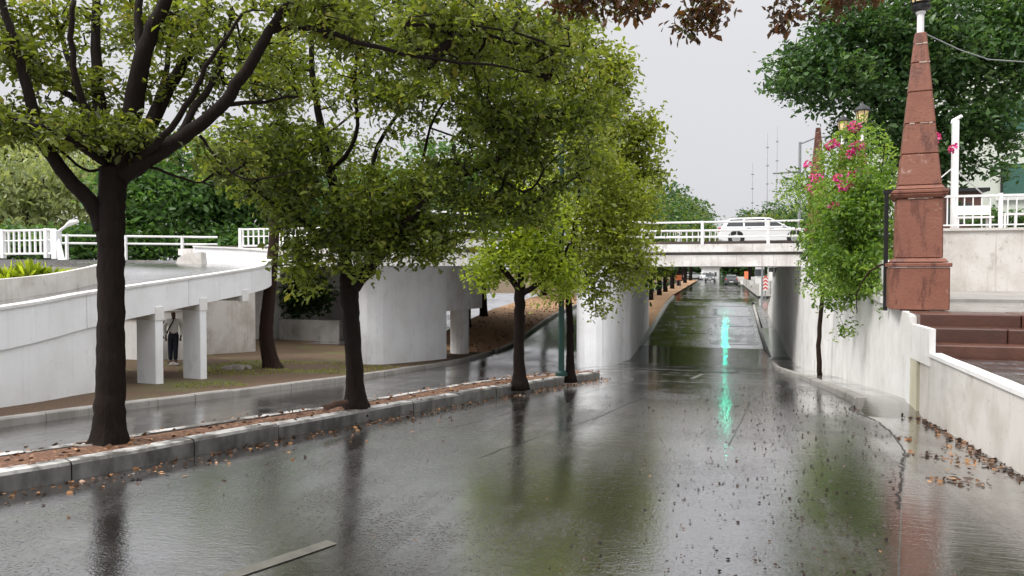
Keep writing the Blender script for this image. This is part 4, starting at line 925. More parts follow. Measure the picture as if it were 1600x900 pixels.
# bougainvillea over the retaining wall
vine = thing('bougainvillea', 'green bougainvillea with pink flowers spilling over the white retaining wall', 'plant', P(1283, 586, 19.6))
vb = [(1335, 390, 14.2, 62, 85, .6, 400), (1296, 370, 16.5, 48, 95, .8, 330), (1350, 340, 14.2, 46, 80, .5, 220), (1280, 420, 18, 26, 55, .6, 70), (1350, 320, 14.5, 48, 55, .6, 150), (1310, 455, 15.5, 38, 32, .4, 60), (1365, 420, 13.6, 26, 45, .4, 70)]
va = [(1330, 255, 15.5, 62, 60, .8, 210), (1280, 300, 18, 42, 46, .8, 120), (1375, 260, 14.5, 28, 70, .5, 75), (1252, 285, 19, 34, 28, .8, 26), (1240, 305, 20, 30, 24, .6, 26), (1320, 505, 14.6, 9, 34, .12, 10), (1375, 460, 13, 9, 40, .15, 10), (1225, 285, 20, 22, 18, .5, 10), (1350, 205, 15.5, 28, 20, .5, 24)]
pA = blob_points(vb, -.4, .4); pB = blob_points(va, -.25, .4)
foliage(pA, .085, 'leaf_vine', 13, .11, vine, .5, 'bright_foliage'); foliage(pB, .08, 'leaf_vine', 10, .10, vine, .2, 'sparse_foliage')
mb = MB(); sk = []
for l in [[(1281, 586, 19.7, .07), (1279, 540, 19.5, .06), (1283, 480, 19.2, .055), (1290, 420, 18, .045), (1310, 350, 16.5, .03), (1330, 270, 15.5, .018), (1340, 200, 15.5, .008)], [(1284, 470, 19.2, .035), (1281, 400, 19, .025), (1262, 300, 19.2, .014), (1222, 275, 20, .006)],
          [(1300, 400, 17.3, .03), (1345, 380, 14.4, .022), (1372, 300, 14.3, .014), (1385, 200, 14.4, .006)], [(1312, 340, 16.2, .02), (1345, 285, 15, .014), (1310, 290, 15.2, .01), (1285, 310, 15.8, .005)], [(1390, 410, 12.9, .02), (1360, 425, 13, .016), (1340, 460, 13.2, .012), (1338, 490, 13.4, .006)]]:
    sp, sr = smooth_line([P(*q[:3]) for q in l], [q[3] for q in l], 4, .01); mb.tube(sp, sr, 7); sk += sp[1:]
for a, c, ra, rb in grow(sk, np.concatenate([pA[::5], pB[::3]]), rtip=.004, rmax=.015): mb.tube([a, c], [ra, rb], 4, False)
mb.build('stem', MAT['bark_brown'], vine, True)
for px, py, Z, r in [(1320, 290, 14.6, 17), (1304, 320, 14.4, 11), (1300, 225, 15.2, 14), (1335, 198, 15.2, 15), (1338, 228, 15, 16), (1275, 277, 17, 15), (1266, 293, 17.4, 8), (1332, 272, 14.8, 9), (1310, 278, 14.8, 12), (1462, 215, 12.6, 9), (1489, 230, 12.4, 6), (1328, 240, 15, 8), (1352, 268, 15, 7), (1262, 255, 18.5, 9)]:
    c0 = P(px, py, Z); n = int(16 + r * 2); rr = r * Z / F; d = RNG.normal(size=(n, 3)); d /= np.linalg.norm(d, axis=1, keepdims=True)
    C = c0 + d * rr * .48 * RNG.random((n, 1)) ** .5 * np.array([1, 1, .8]); L = np.full(n, .065) * RNG.uniform(.8, 1.3, n)
    V, Q, r2 = leaf_arrays(C, d, L, L * .8, RNG.random(n)); quad_mesh('flower_cluster', V, Q, r2, MAT['petal'], vine)
# small weeds at the foot of the plaza wall
wd = thing('weed', 'small dry weeds at the foot of the white plaza wall', 'plant', P(1540, 452, 20.4)); foliage(blob_points([(1532, 450, 20.4, 18, 6, .1, 9), (1548, 447, 20.4, 6, 9, .1, 5)], -2), .12, 'leaf_yellowish', 7, .04, wd, -.6, 'leaves', .22)

# ------------------------------------------------------------------ buildings right and far
gb = thing('building', 'pale green building with a dark window band at the right edge', 'building', P(1590, 330, 34))
b = P(1560, 300, 34); x0 = b[0] - 4.5; y0 = b[1]
MB().box(x0, x0 + 22, y0, y0 + 12, .9, 12).build('wall', MAT['green_building'], gb)
for k in range(3): 
    z = 4.9 + k * 2.9
    wn = MB().box(x0 + 4.6, x0 + 21, y0 - .04, y0 + .02, z, z + 1.5).build('window', MAT['green_glass'], gb)
    for j in range(7): MB().box(x0 + 4.6 + j * 2.3 - .04, x0 + 4.6 + j * 2.3 + .04, y0 - .09, y0 - .041, z, z + 1.5).build('mullion', MAT['black_iron'], wn)
    MB().box(x0 + 4.4, x0 + 21.2, y0 - .14, y0 + .02, z - .16, z - .002).build('sill', MAT['far_white'], gb)
MB().box(x0 - .3, x0 + 22.3, y0 - .4, y0 + 12.3, 12, 12.4).build('roof', MAT['far_white'], gb)
# benches, planter and hedge behind the plaza railing
for lab, px, c in [('white bench seen through the railing bars', 1520, 'sign_white')]:
    q = P(px, 340, 24); bn = thing('bench', lab, 'bench', (q[0], q[1], 1.0)); z = q[2]
    MB().box(q[0] - .55, q[0] + .55, q[1] - .2, q[1] + .2, z - .03, z + .03).build('seat', MAT[c], bn); MB().box(q[0] - .55, q[0] + .55, q[1] + .2, q[1] + .26, z + .1, z + .4).build('backrest', MAT[c], bn)
    for sx_ in (-.5, .42):
        for sy_ in (-.18, .12): MB().box(q[0] + sx_, q[0] + sx_ + .06, q[1] + sy_, q[1] + sy_ + .06, z - .5, z - .031).build('leg', MAT[c], bn)
MB_t = MB().box(4.7, 22, 22.75, 33, 1.0, 2.6).build('raised_terrace', MAT['old_concrete']); struct(MB_t)
q = P(1508, 345, 26); kk_ = thing('kiosk', 'dark brick red kiosk behind the white railing', 'kiosk', (q[0], q[1], 2.6))
MB().box(q[0] - .9, q[0] + .5, q[1], q[1] + 1.5, 2.6, 4.3).build('wall', MAT['brick_dark'], kk_); MB().box(q[0] - 1.1, q[0] + .7, q[1] - .2, q[1] + 1.7, 4.3, 4.42).build('roof', MAT['black_iron'], kk_); MB().box(q[0] - .6, q[0] + .2, q[1] - .03, q[1], 3.2, 3.9).build('window', MAT['glass_dark'], kk_)
hd = thing('hedge', 'low green hedge behind the white railing', 'hedge', P(1545, 345, 25)); foliage(blob_points([(1545, 342, 25, 40, 16, .5, 90), (1600, 345, 25, 30, 14, .5, 50)], -2), .14, 'leaf_green', 11, .14, hd, 0, 'leaves')
q = P(1588, 345, 24.3); cr_ = thing('white_cart', 'white slatted cart frame behind the railing at the right edge', 'cart', (q[0], q[1], 2.6))
MB().box(q[0] - .45, q[0] + .5, q[1] - .3, q[1] + .3, 3.35, 3.42).build('top', MAT['sign_white'], cr_)
for sx_ in (-.42, -.12, .18, .42): MB().box(q[0] + sx_ - .03, q[0] + sx_ + .03, q[1] - .3, q[1] - .25, 2.6, 3.35).build('slat', MAT['sign_white'], cr_)
# cables
wr = thing('overhead_cable', 'pale overhead cable crossing the dark tree at top right', 'cable', P(1540, 90, 24)); MB().tube([P(1440, 50, 24), P(1500, 78, 24), P(1545, 93, 24), P(1620, 98, 24)], .018, 5).build('wire', MAT['grey_pole'], wr)
# antenna masts far away, street light mast
for lab, px, top, bot, Z in [('thin far radio mast, leftmost of three on the horizon', 1175, 255, 325, 300), ('middle thin far radio mast above the bridge', 1198, 208, 320, 300), ('tallest far radio mast with a side bracket above the bridge', 1213, 198, 320, 300)]:
    a = P(px, bot + 60, Z); c = P(px, top, Z); o = thing('radio_mast', lab, 'mast', (a[0], a[1], -.5), 0, 'far radio masts')
    MB().lathe([(.3, 0), (.2, (c[2] - a[2]) * .55), (.10, (c[2] - a[2]) * .8), (.05, c[2] + .5)], 6, (a[0], a[1], -.5)).build('shaft', MAT['grey_pole'], o)
    for k in range(4): z = c[2] * (.5 + .13 * k); MB().box(a[0] - .5, a[0] + .5, a[1] - .1, a[1] + .1, z, z + .5).build('bracket', MAT['grey_pole'], o)
sm = thing('street_light_mast', 'grey street light mast with arm left of the slim obelisk', 'mast', P(1250, 420, 38)); a = P(1250, 222, 38)
MB().lathe([(.09, 0), (.07, a[2] - 2.7)], 8, (a[0], a[1], 2.7)).build('shaft', MAT['grey_pole'], sm)
MB().tube([a + [0, 0, -.1], P(1275, 215, 38), P(1310, 212, 38)], .05, 6).build('arm', MAT['grey_pole'], sm); MB().tube([P(1208, 271, 38), P(1250, 268, 38)], .05, 6).build('bracket', MAT['grey_pole'], sm)
# lamp arm by the left railing
ll = thing('lamp_arm', 'slanted white lamp on a short post by the left railing', 'lamp', P(88, 400, 27)); a = P(88, 362, 27)
MB().box(a[0] - .13, a[0] + .13, a[1] - .13, a[1] + .13, 1.95, a[2] + .05, .02).build('post', MAT['white_metal'], ll)
MB().tube([a + [0, 0, -.05], P(105, 352, 27)], .05, 8).build('arm', MAT['white_metal'], ll); MB().tube([P(103, 353, 27), P(111, 348, 27), P(122, 345.5, 27)], [.06, .11, .06], 8).build('lamp_head', MAT['sign_white'], ll)
for q in ((105, 432, 26.3), (97, 432, 26.4)): MB().tube([P(90, 372, 27), P(*q)], .07, 6).build('brace', MAT['white_metal'], ll)
# fan plant on the slope behind the inner parapet
pl = thing('fan_palm', 'bright green low fan palm behind the inner ramp parapet', 'plant', P(45, 440, 18.5)); c0 = P(40, 455, 18.5); n = 420
for j, (cx, cy, s) in enumerate([(15, 432, .8), (45, 428, .85), (75, 430, .7)]):
    c0 = P(cx, cy + 18, 18.3 + .2 * j); ang = RNG.uniform(-1.5, 1.5, 130); el = RNG.uniform(.2, 1.45, 130)
    A = np.stack([np.sin(ang) * np.cos(el), RNG.normal(size=130) * .35, np.sin(el)], 1); A /= np.linalg.norm(A, axis=1, keepdims=True)
    V, Q, r2 = leaf_arrays(np.repeat(c0[None], 130, 0) + RNG.normal(size=(130, 3)) * .06, A, s * RNG.uniform(.7, 1.05, 130), np.full(130, .07), RNG.random(130)); quad_mesh('frond', V, Q, r2, MAT['leaf_lime'], pl)
# low white walls and kerbs seen under ramp and bridge
for lab, px0, px1, pt, pb_, Z in [('low white wall under the ramp left of the columns', 185, 232, 500, 557, 24), ('low white wall in the dark opening under the bridge', 478, 541, 458, 500, 44), ('white panel wall behind the standing person', 252, 292, 486, 563, 24.6)]:
    a = P(px0, pb_ + 12, Z); c = P(px1, pt, Z); o = thing('low_wall', lab, 'wall', a)
    mb = MB(); dy = .2; mb.add([(a[0], a[1], a[2]), (c[0], c[1], a[2]), (c[0], c[1], c[2]), (a[0], a[1], c[2]), (a[0], a[1] + dy, a[2]), (c[0], c[1] + dy, a[2]), (c[0], c[1] + dy, c[2]), (a[0], a[1] + dy, c[2])], [(0, 1, 2, 3), (5, 4, 7, 6), (3, 2, 6, 7), (1, 5, 6, 2), (4, 0, 3, 7)]); mb.build('wall', MAT['white_wall'], o)
    MB().tube([(a[0], a[1] + .1, c[2] + .02), (c[0], c[1] + .1, c[2] + .02)], .13, 6).build('coping', MAT['far_white'], o)
a = P(436, 532, 38); c = P(545, 505, 38); o = thing('planter_wall', 'long low concrete wall in the shade under the bridge', 'wall', a)
MB().box(a[0], c[0], a[1], a[1] + .4, -2.4, c[2] + .2, .02).build('wall', MAT['old_concrete'], o)
# concrete block column stub at the opening left of the foreground trunk
o = thing('block_pier', 'stack of pale concrete blocks beside the solid ramp wall', 'pier', P(146, 612, 15.5))
for k in range(7):
    p0 = P(146, 606 - k * 14.5, 15.5); MB().box(p0[0] - .16, p0[0] + .16, p0[1] - .16, p0[1] + .16, p0[2] - .09, p0[2] + .09, .012).build('block', MAT['old_white'], o)

# ================================================================== VEHICLES
def car(loc, rz, label, paint, length=4.3, h=1.46, cat='car', group=None, detail=True):
    o = thing('parked_car' if not detail else 'passing_car', label, cat, loc, rz, group)
    k = length / 4.3; hk = h / 1.46
    low = [(-2.10, .30), (-2.15, .50), (-2.12, .84), (-2.0, .95), (.95, .95), (1.55, .86), (2.02, .74), (2.14, .58), (2.15, .34), (2.0, .24), (-1.95, .22)]
    low = [(x * k, z * hk) for x, z in low]; n = len(low); V = []
    cx = 0; cz = .6
    for y, s in ((-.86, .955), (-.80, 1), (.80, 1), (.86, .955)): V += [(x * s, y, cz + (z - cz) * s) for x, z in low]
    Fc = [tuple(range(n))[::1], tuple(range(3 * n, 4 * n))[::-1]]
    for q in range(3):
        for i in range(n): j = (i + 1) % n; Fc.append((q * n + i, (q + 1) * n + i, (q + 1) * n + j, q * n + j))
    body = local(mesh_obj('body', V, Fc, MAT[paint]), o)
    cab = [(-2.02, .93), (-1.78, 1.32), (-1.5, 1.44), (-.2, 1.46), (.25, 1.42), (1.02, .93)]; cab = [(x * k, z * hk) for x, z in cab]; n = len(cab); V = []
    for y0, y1 in ((-.80, -.62), (.80, .62)): V += [(x, y0 + (y1 - y0) * (z - .93 * hk) / (.53 * hk), z) for x, z in cab]
    Fc = [tuple(range(n)), tuple(range(2 * n - 1, n - 1, -1))] + [(i, n + i, n + (i + 1) % n, (i + 1) % n) for i in range(n)]
    local(mesh_obj('cabin', V, Fc, MAT[paint]), o)
    yy = lambda z: .80 - .18 * (z - .93 * hk) / (.53 * hk) + .006
    for sgn in (-1, 1):
        for x0, x1, x2, x3 in ((-1.78, -1.6, -1.02, -1.0), (-.92, -.94, -.02, -.02), (.06, .06, .22, .86)):
            pz = [(x0, .98), (x1, 1.34), (x2, 1.37), (x3, .98)]; pz = [(a * k, z * hk) for a, z in pz]
            f = (0, 1, 2, 3) if sgn < 0 else (3, 2, 1, 0)
            local(mesh_obj('side_window', [(a, sgn * yy(z), z) for a, z in pz], [f], MAT['glass_dark']), o)
        for wx in (-1.32 * k, 1.34 * k):
            local(MB().tube([(wx, sgn * .60, .33), (wx, sgn * .872, .33)], .39, 16).build('wheel_arch', MAT['black_iron']), o)
            wh = local(MB().tube([(wx, sgn * .62, .32), (wx, sgn * .885, .32)], .32, 18).build('wheel', MAT['tyre']), o)
            local(MB().tube([(wx, sgn * .70, .32), (wx, sgn * .895, .32)], .20, 14).build('rim', MAT['rim']), wh)
        local(MB().box(-2.14 * k, -2.0 * k, sgn * .74 - .1, sgn * .74 + .1, .70 * hk, .92 * hk, .02).build('tail_light', MAT['red_lamp']), o)
        local(MB().box(1.98 * k, 2.12 * k, sgn * .62 - .17, sgn * .62 + .17, .60 * hk, .73 * hk, .02).build('headlight', MAT['sign_white']), o)
        for hx in (-.85, .2): local(MB().box(hx * k, hx * k + .2, sgn * .868 - .012, sgn * .868 + .012, .84 * hk, .87 * hk).build('door_handle', MAT['grey_pole']), o)
        if detail: local(MB().box(.72 * k, .86 * k, sgn * .93 - .09, sgn * .93 + .09, .96 * hk, 1.07 * hk, .02).build('mirror', MAT[paint]), o)
    ws = [(.99 * k + .012, .96 * hk), (.29 * k + .012, 1.40 * hk)]
    local(mesh_obj('windscreen', [(ws[0][0], -.72, ws[0][1]), (ws[0][0], .72, ws[0][1]), (ws[1][0], .56, ws[1][1]), (ws[1][0], -.56, ws[1][1])], [(0, 1, 2, 3)], MAT['glass_dark']), o)
    local(mesh_obj('rear_window', [(-1.99 * k - .012, -.7, 1.0 * hk), (-1.99 * k - .012, .7, 1.0 * hk), (-1.80 * k - .012, .6, 1.31 * hk), (-1.80 * k - .012, -.6, 1.31 * hk)], [(3, 2, 1, 0)], MAT['glass_dark']), o)
    for xx in (2.13, -2.13): local(MB().box(xx * k - .03, xx * k + .03, -.25, .25, .42 * hk, .54 * hk).build('number_plate', MAT['sign_white']), o)
    return o
c = P(1193, 382, 36.3); car((c[0], c[1], 2.74), R(2), 'white hatchback car driving across the bridge behind the rail', 'car_white', 4.35, 1.36)
for lab, px, py, u, v, pt, rz in [('dark grey car far along the road in the right lane', 0, 0, 1.6, 112, 'car_grey', 90), ('small dark car far along the road left of the lane line', 0, 0, -1.7, 138, 'car_grey', -90), ('white car parked far off at the left end of the road', 0, 0, -3.0, 158, 'car_white', -80), ('white van-like car parked far off between the trees', 0, 0, -5.6, 168, 'car_white', 10)]:
    car((u, v, float(zM(v)) + .01), R(rz), lab, pt, 4.3, 1.5, detail=False)

# ================================================================== PERSON UNDER THE RAMP
def skin(name, joints, edges, parent, mt, sub=2):
    me = D2.meshes.new(name); me.from_pydata([j[:3] for j in joints], edges, []); o = D2.objects.new(name, me); COL.objects.link(o)
    m_ = o.modifiers.new('s', 'SKIN'); m_.use_smooth_shade = True
    for i, j in enumerate(joints): me.skin_vertices[0].data[i].radius = (j[3], j[4] if len(j) > 4 else j[3])
    me.skin_vertices[0].data[0].use_root = True
    s = o.modifiers.new('d', 'SUBSURF'); s.levels = sub; s.render_levels = sub
    me.materials.append(MAT[mt]); o.parent = parent; return o
if not hasattr(bpy.types.Mesh, 'skin_vertices'): pass
pp = P(272, 567, 23.2); pz = float(zverge(pp[0], pp[1]))
per = thing('person', 'person in white shirt and dark trousers standing under the ramp', 'person', (pp[0], pp[1], pz), YAW + R(20))
def skin_mesh(name, joints, edges, parent, mt):
    me = D2.meshes.new(name); me.from_pydata([tuple(j[:3]) for j in joints], edges, [])
    o = D2.objects.new(name, me); COL.objects.link(o)
    bpy.context.view_layer.objects.active = o
    m_ = o.modifiers.new('skin', 'SKIN'); m_.use_smooth_shade = True
    if not me.skin_vertices:
        bpy.context.view_layer.update()
    if me.skin_vertices:
        for i, j in enumerate(joints): me.skin_vertices[0].data[i].radius = (j[3], j[4])
        me.skin_vertices[0].data[0].use_root = True
    s = o.modifiers.new('sub', 'SUBSURF'); s.levels = 2; s.render_levels = 2
    me.materials.append(MAT[mt]); o.parent = parent; return o
J = [(0, 0, .88, .13, .10), (0, 0, 1.08, .12, .09), (0, .01, 1.28, .15, .10), (0, .01, 1.38, .07, .06), (0, .0, 1.44, .05, .05), (0, -.02, 1.53, .075, .085), (0, -.02, 1.62, .07, .08),
     (-.09, 0, .82, .08, .085), (-.10, -.01, .46, .058, .06), (-.10, .02, .09, .042, .045), (-.11, -.10, .03, .04, .03), (.06, 0, .82, .08, .085), (.05, -.02, .46, .058, .06), (.04, .02, .09, .042, .045), (.04, -.10, .03, .04, .03),
     (-.18, .01, 1.34, .055, .055), (-.27, .04, 1.10, .042, .042), (-.22, -.06, .87, .032, .032), (-.21, -.10, .79, .03, .018), (.18, .01, 1.34, .055, .055), (.24, .03, 1.08, .042, .042), (.21, -.05, .86, .032, .032), (.20, -.08, .78, .03, .018)]
Ed = [(0, 1), (1, 2), (2, 3), (3, 4), (4, 5), (5, 6), (0, 7), (7, 8), (8, 9), (9, 10), (0, 11), (11, 12), (12, 13), (13, 14), (2, 15), (15, 16), (16, 17), (17, 18), (2, 19), (19, 20), (20, 21), (21, 22)]
for s, b_ in ((-1, 18), (1, 22)):
    x, y, z = J[b_][:3]
    for f in range(4):
        q = len(J); J.append((x + s * (f - 1.5) * .014, y - .02, z - .05, .010, .010)); J.append((x + s * (f - 1.5) * .015, y - .005, z - .085 + .008 * abs(f - 1.5), .008, .008)); Ed += [(b_, q), (q, q + 1)]
    q = len(J); J.append((x - s * .03, y - .04, z - .03, .010, .010)); J.append((x - s * .03, y - .045, z - .06, .008, .008)); Ed += [(b_, q), (q, q + 1)]
body = skin_mesh('body', J, Ed, per, 'skin')
g = .016
sh = [0, 1, 2, 3, 15, 16, 17, 19, 20, 21]; mp = {a: i for i, a in enumerate(sh)}
skin_mesh('shirt', [(*(J[a][:3]), J[a][3] + g, J[a][4] + g) for a in sh], [(mp[a], mp[b_]) for a, b_ in Ed if a in mp and b_ in mp], per, 'shirt')
J.append((0, 0, .985, .125, .10)); Ed.append((0, len(J) - 1)); tr = [0, 7, 8, 9, 11, 12, 13, len(J) - 1]; mp = {a: i for i, a in enumerate(tr)}
skin_mesh('trousers', [(*(J[a][:3]), J[a][3] + g * 1.3, J[a][4] + g * 1.3) for a in tr], [(mp[a], mp[b_]) for a, b_ in Ed if a in mp and b_ in mp], per, 'trousers')
for sx_ in (-.10, .04): local(MB().box(sx_ - .055, sx_ + .055, -.17, .08, 0, .085, .025).build('shoe', MAT['black_cloth']), per)
local(MB().tube([(.02, -.10, 1.41), (-.02, -.13, 1.30), (-.10, -.14, 1.15), (-.17, -.12, 1.0), (-.19, -.02, .95)], .024, 6).build('strap', MAT['black_cloth']), per)
for sx_ in (-.03, .03): local(MB().lathe([(.004, -.012), (.012, 0), (.004, .012)], 8, (sx_, -.098, 1.575)).build('eye', MAT['black_cloth']), per)
um = thing('umbrella', 'curved black closed umbrella hanging at the standing person\'s arm', 'umbrella', per.location)
um.rotation_euler = per.rotation_euler; local(MB().tube([(-.24, -.10, 1.36), (-.33, -.12, 1.24), (-.37, -.13, 1.06), (-.33, -.12, .88), (-.25, -.09, .80)], [.015, .028, .032, .028, .014], 8).build('canopy', MAT['black_cloth']), um)
local(MB().tube([(-.25, -.09, .80), (-.22, -.08, .76), (-.20, -.07, .80)], .012, 6).build('handle', MAT['wood_log']), um)

# ================================================================== SIGNALS, SIGNS, SMALL THINGS
tl = thing('traffic_light', 'green traffic light over the far road hidden behind the bridge beam', 'traffic light', (2.9, 63, float(zM(63))))
q = P(1134, 402, 60.5)
MB().lathe([(.12, 0), (.12, .3), (.08, .35), (.07, q[2] - float(zM(63)) + .5)], 10, (3.3, q[1], float(zM(63)))).build('pole', MAT['grey_pole'], tl)
MB().tube([(3.3, q[1], q[2] + .5), (q[0], q[1], q[2] + .55)], .05, 8).build('arm', MAT['grey_pole'], tl)
hsg = MB().box(q[0] - .17, q[0] + .17, q[1] + .02, q[1] + .3, q[2] - .2, q[2] + .85, .03).build('housing', MAT['black_iron'], tl)
for k, mn in enumerate(('signal_green', 'amber_glass', 'red_lamp')):
    MB().tube([(q[0], q[1] + .03, q[2] + k * .32), (q[0], q[1] - .005, q[2] + k * .32)], .11, 18).build('lens', MAT[mn if k == 0 else 'black_iron'], hsg)
    MB().tube([(q[0], q[1] - .12, q[2] + k * .32 + .15), (q[0], q[1] + .02, q[2] + k * .32 + .15)], .02, 6).build('visor', MAT['black_iron'], hsg)
def sign(lab, px, py, Z, wp, hp, mt, pole=True, name='road_sign', stripes=False):
    c = P(px, py, Z); w2 = wp * Z / F / 2; h2 = hp * Z / F / 2; zb = float(zM(c[1])) + .1
    o = thing(name, lab, 'sign', (c[0], c[1], zb))
    MB().box(c[0] - w2, c[0] + w2, c[1] - .03, c[1] + .03, c[2] - h2, c[2] + h2, .01).build('panel', MAT[mt], o)
    if stripes:
        for k in range(4):
            z = c[2] - h2 + (k + .15) * h2 / 2; MB().add([(c[0] - w2, c[1] - .034, z), (c[0], c[1] - .034, z + .16), (c[0] + w2, c[1] - .034, z), (c[0] + w2, c[1] - .034, z + .15), (c[0], c[1] - .034, z + .31), (c[0] - w2, c[1] - .034, z + .15)], [(0, 1, 4, 5), (1, 2, 3, 4)]).build('stripe', MAT['sign_red'], o)
    for s in ((-.5, .5) if wp > 8 else (0,)): MB().box(c[0] + s * w2 - .04, c[0] + s * w2 + .04, c[1] + .031, c[1] + .1, zb - .2, c[2] + h2 * .6).build('post', MAT['grey_pole'], o)
    return o
sign('orange sign board on two posts left of the far road', 1060, 434, 88, 10, 8, 'orange_sign'); sign('small orange sign among the far median trunks', 1041, 441, 76, 6, 6, 'orange_sign')
sign('tall orange sign right of the far road', 1166, 430, 95, 6, 12, 'orange_sign'); sign('red and white striped warning panel right of the far road', 1196, 443, 62, 7, 22, 'sign_white', stripes=True)
for lab, px, py, Z, wp, hp in [('white post panel left of the striped warning panel', 1189, 450, 63, 5, 24), ('small white sign near the far right kerb', 1159, 441, 92, 4, 7), ('white low sign box beside the far right kerb', 1174, 443, 88, 6, 6), ('white sign board above the side street', 1204, 432, 66, 6, 14)]: sign(lab, px, py, Z, wp, hp, 'sign_white')
for lab, px0, px1, pt, Z in [('white house wall right of the far road', 1200, 1226, 428, 85), ('cream house wall behind the right trees', 1180, 1194, 428, 110), ('low white house at the far end of the road', 1096, 1122, 430, 175)]:
    a = P(px0, pt, Z); c = P(px1, pt, Z); o = thing('house', lab, 'house', (a[0], a[1], -.8)); zt_ = a[2] + .0
    MB().prism([(a[0], a[1]), (c[0], c[1]), (c[0] + .3, c[1] + 6), (a[0] + .3, a[1] + 6)], -1.2, zt_ + 1.6).build('wall', MAT['far_white'], o)
    MB().prism([(a[0] - .3, a[1] - .3), (c[0] + .3, c[1] - .3), (c[0] + .6, c[1] + 6.3), (a[0] - .0, a[1] + 6.3)], zt_ + 1.6, zt_ + 1.85).build('roof', MAT['old_concrete'], o)
    n = 3
    for k in range(n):
        f = (k + .5) / n; x = a[0] + (c[0] - a[0]) * f; y = a[1] + (c[1] - a[1]) * f; MB().box(x - .3, x + .3, y - .06, y + .3, zt_ - .3, zt_ + .7).build('window', MAT['glass_dark'], o)
# log, hose and stones on the median
def median_z(u, v): return float(zM(v)) + .15
p0 = P(509, 640, 8.45); p1_ = P(541, 631, 8.85); lg = thing('log', 'cut brown log lying on the median beside the second tree', 'log', p0); MB().tube([p0 + [0, 0, .02], (p0 + p1_) / 2 + [0, 0, .035], p1_ + [0, 0, .02]], [.036, .038, .034], 9).build('log', MAT['wood_log'], lg)
c = P(133, 690, 6.75); c[2] = float(zM(c[1])) + .145; o = thing('hose', 'loop of pale hose lying at the foot of the foreground tree', 'hose', c)
MB().tube([c + [.10 * math.cos(a), .07 * math.sin(a), .012 + .006 * max(0, math.sin(a))] for a in np.linspace(0, 6.1, 24)], .014, 6).build('coil', MAT['hose'], o)
for i, (px, py, Z, s, lab) in enumerate([(370, 582, 21.8, .28, 'pale rock beside the leaning brown trunk'), (385, 577, 22.2, .2, 'smaller pale rock next to the brown trunk'), (355, 583, 21.5, .22, 'dull rock left of the pale rock on the verge'), (272, 580, 22.4, .2, 'flat stone block at the standing person\'s feet')]):
    c = P(px, py, Z); zc = float(zverge(c[0], c[1])); d = RNG.normal(size=(26, 3)); d /= np.linalg.norm(d, axis=1, keepdims=True)
    import bmesh
    bm = bmesh.new()
    for q in d * np.array([s, s * .7, s * .5]) * RNG.uniform(.8, 1.1, (26, 1)): bm.verts.new((c[0] + q[0], c[1] + q[1], zc + s * .15 + q[2]))
    bmesh.ops.convex_hull(bm, input=bm.verts); me = D2.meshes.new('rock'); bm.to_mesh(me); bm.free(); me.materials.append(MAT['rock']); o = D2.objects.new('rock', me); COL.objects.link(o); tag(o, lab, 'rock', 'rocks on the verge')
# grass tufts on the verge, fallen leaves
def blades(name, pts, h, mt, label, cat):
    A = RNG.normal(size=(len(pts), 3)) * .45; A[:, 2] = 1; A /= np.linalg.norm(A, axis=1, keepdims=True)
    V, Q, r2 = leaf_arrays(pts, A, h * RNG.uniform(.5, 1.2, len(pts)), np.full(len(pts), .018), RNG.random(len(pts))); o = quad_mesh(name, V, Q, r2, MAT[mt]); o['kind'] = 'stuff'; return tag(o, label, cat)
n = 8000; u = RNG.uniform(-15.5, -10.3, n); v = RNG.uniform(11.5, 23, n); k = (np.sin(u * 1.3 + v * .7) + np.sin(v * 1.1 - u) + (v - 16.5) * .35) > .6; u, v = u[k], v[k]
blades('grass', np.stack([u, v, zverge(u, v) - .005], 1), .07, 'leaf_yellowish', 'short patchy grass on the verge under the ramp', 'grass')
def fallen(u, v, z, size, lo, hi):
    n = len(u); A = RNG.normal(size=(n, 3)); A[:, 2] *= .05; A /= np.linalg.norm(A, axis=1, keepdims=True); L = size * RNG.uniform(.6, 1.4, n)
    return leaf_arrays(np.stack([u, v, z + .007], 1), A, L, L * .55, RNG.uniform(lo, hi, n), .06, 0)
S = []
n = 2600; v = 2.2 + 14 * RNG.random(n) ** 1.5; u = ur(6) - 2.4 + 3.0 * RNG.beta(2.2, 1.5, n); k = np.array([u_ < ur(v_) - .05 for u_, v_ in zip(u, v)]); u, v = u[k], v[k]; S.append(fallen(u, v, zr(u, v), .024, 0, .6))
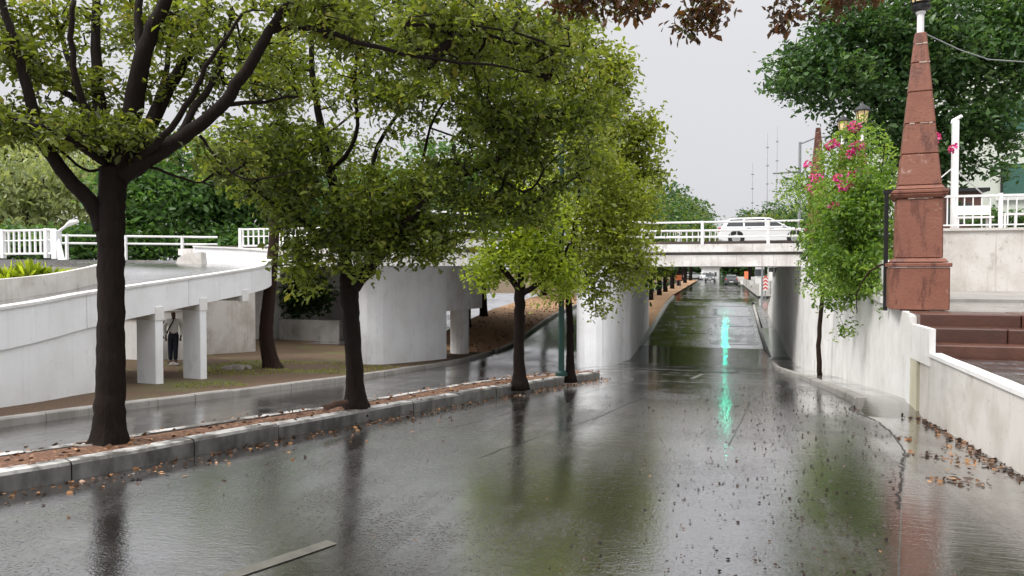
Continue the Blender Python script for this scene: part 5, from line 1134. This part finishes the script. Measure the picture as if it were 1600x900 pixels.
n = 260; v = 2.5 + 22 * RNG.random(n); u = RNG.uniform(-4, 1.5, n); k = u > uk(v) + .1; u, v = u[k], v[k]; S.append(fallen(u, v, zr(u, v), .022, 0, .95))
n = 700; v = RNG.uniform(2.5, 17, n); u = uk(v) + np.abs(RNG.normal(size=n)) * .16 + .03; S.append(fallen(u, v, zr(u, v), .045, .3, 1))
n = 160; v = RNG.uniform(2.5, 9, n); u = uk(v) + np.abs(RNG.normal(size=n)) * .5 + .05; S.append(fallen(u, v, zr(u, v), .04, .3, 1))
n = 620; v = RNG.uniform(4, 12, n); wv_ = np.array([wu(q) for q in v]); u = wv_ - .03 - np.abs(RNG.normal(size=n)) * .08; S.append(fallen(u, v, zM(v) - .048, .05, .15, .95))
for cu, cv, n, sp in [(1.95, 9.4, 26, .12), (2.1, 8.4, 34, .13), (1.78, 8.4, 20, .1), (2.05, 7.3, 34, .12), (2.5, 9.0, 20, .12), (1.7, 12.2, 60, .35), (2.3, 7.9, 14, .2)]:
    u = cu + RNG.normal(size=n) * sp; v = cv + RNG.normal(size=n) * sp * .8; S.append(fallen(u, v, zM(v) - .048, .055, .35, 1))
n = 1300; i_ = RNG.integers(0, len(mvs), n); tt = RNG.uniform(.15, .9, n); rl = np.array(right_line); l2_ = np.array(left_line); q = rl[i_] * (1 - tt)[:, None] + l2_[i_] * tt[:, None] + RNG.normal(size=(n, 2)) * .1; S.append(fallen(q[:, 0], q[:, 1], zM(q[:, 1]) + .15, .05, .4, 1))
n = 900; u = RNG.uniform(-14, -10.3, n); v = RNG.uniform(32, 55, n); S.append(fallen(u, v, zL(v) + .15 + .04 * np.maximum(0, -10.2 - u), .12, .5, 1))
V = []; Q = []; r2 = []; b0 = 0
for a, c, d in S: V.append(a); Q.append(c + b0); r2.append(d); b0 += len(a)
fl = quad_mesh('fallen_leaves', np.concatenate(V), np.concatenate(Q), np.concatenate(r2), MAT['leaf_fallen']); fl['kind'] = 'stuff'; tag(fl, 'wet brown and orange fallen leaves on road, gutter and median', 'leaves')
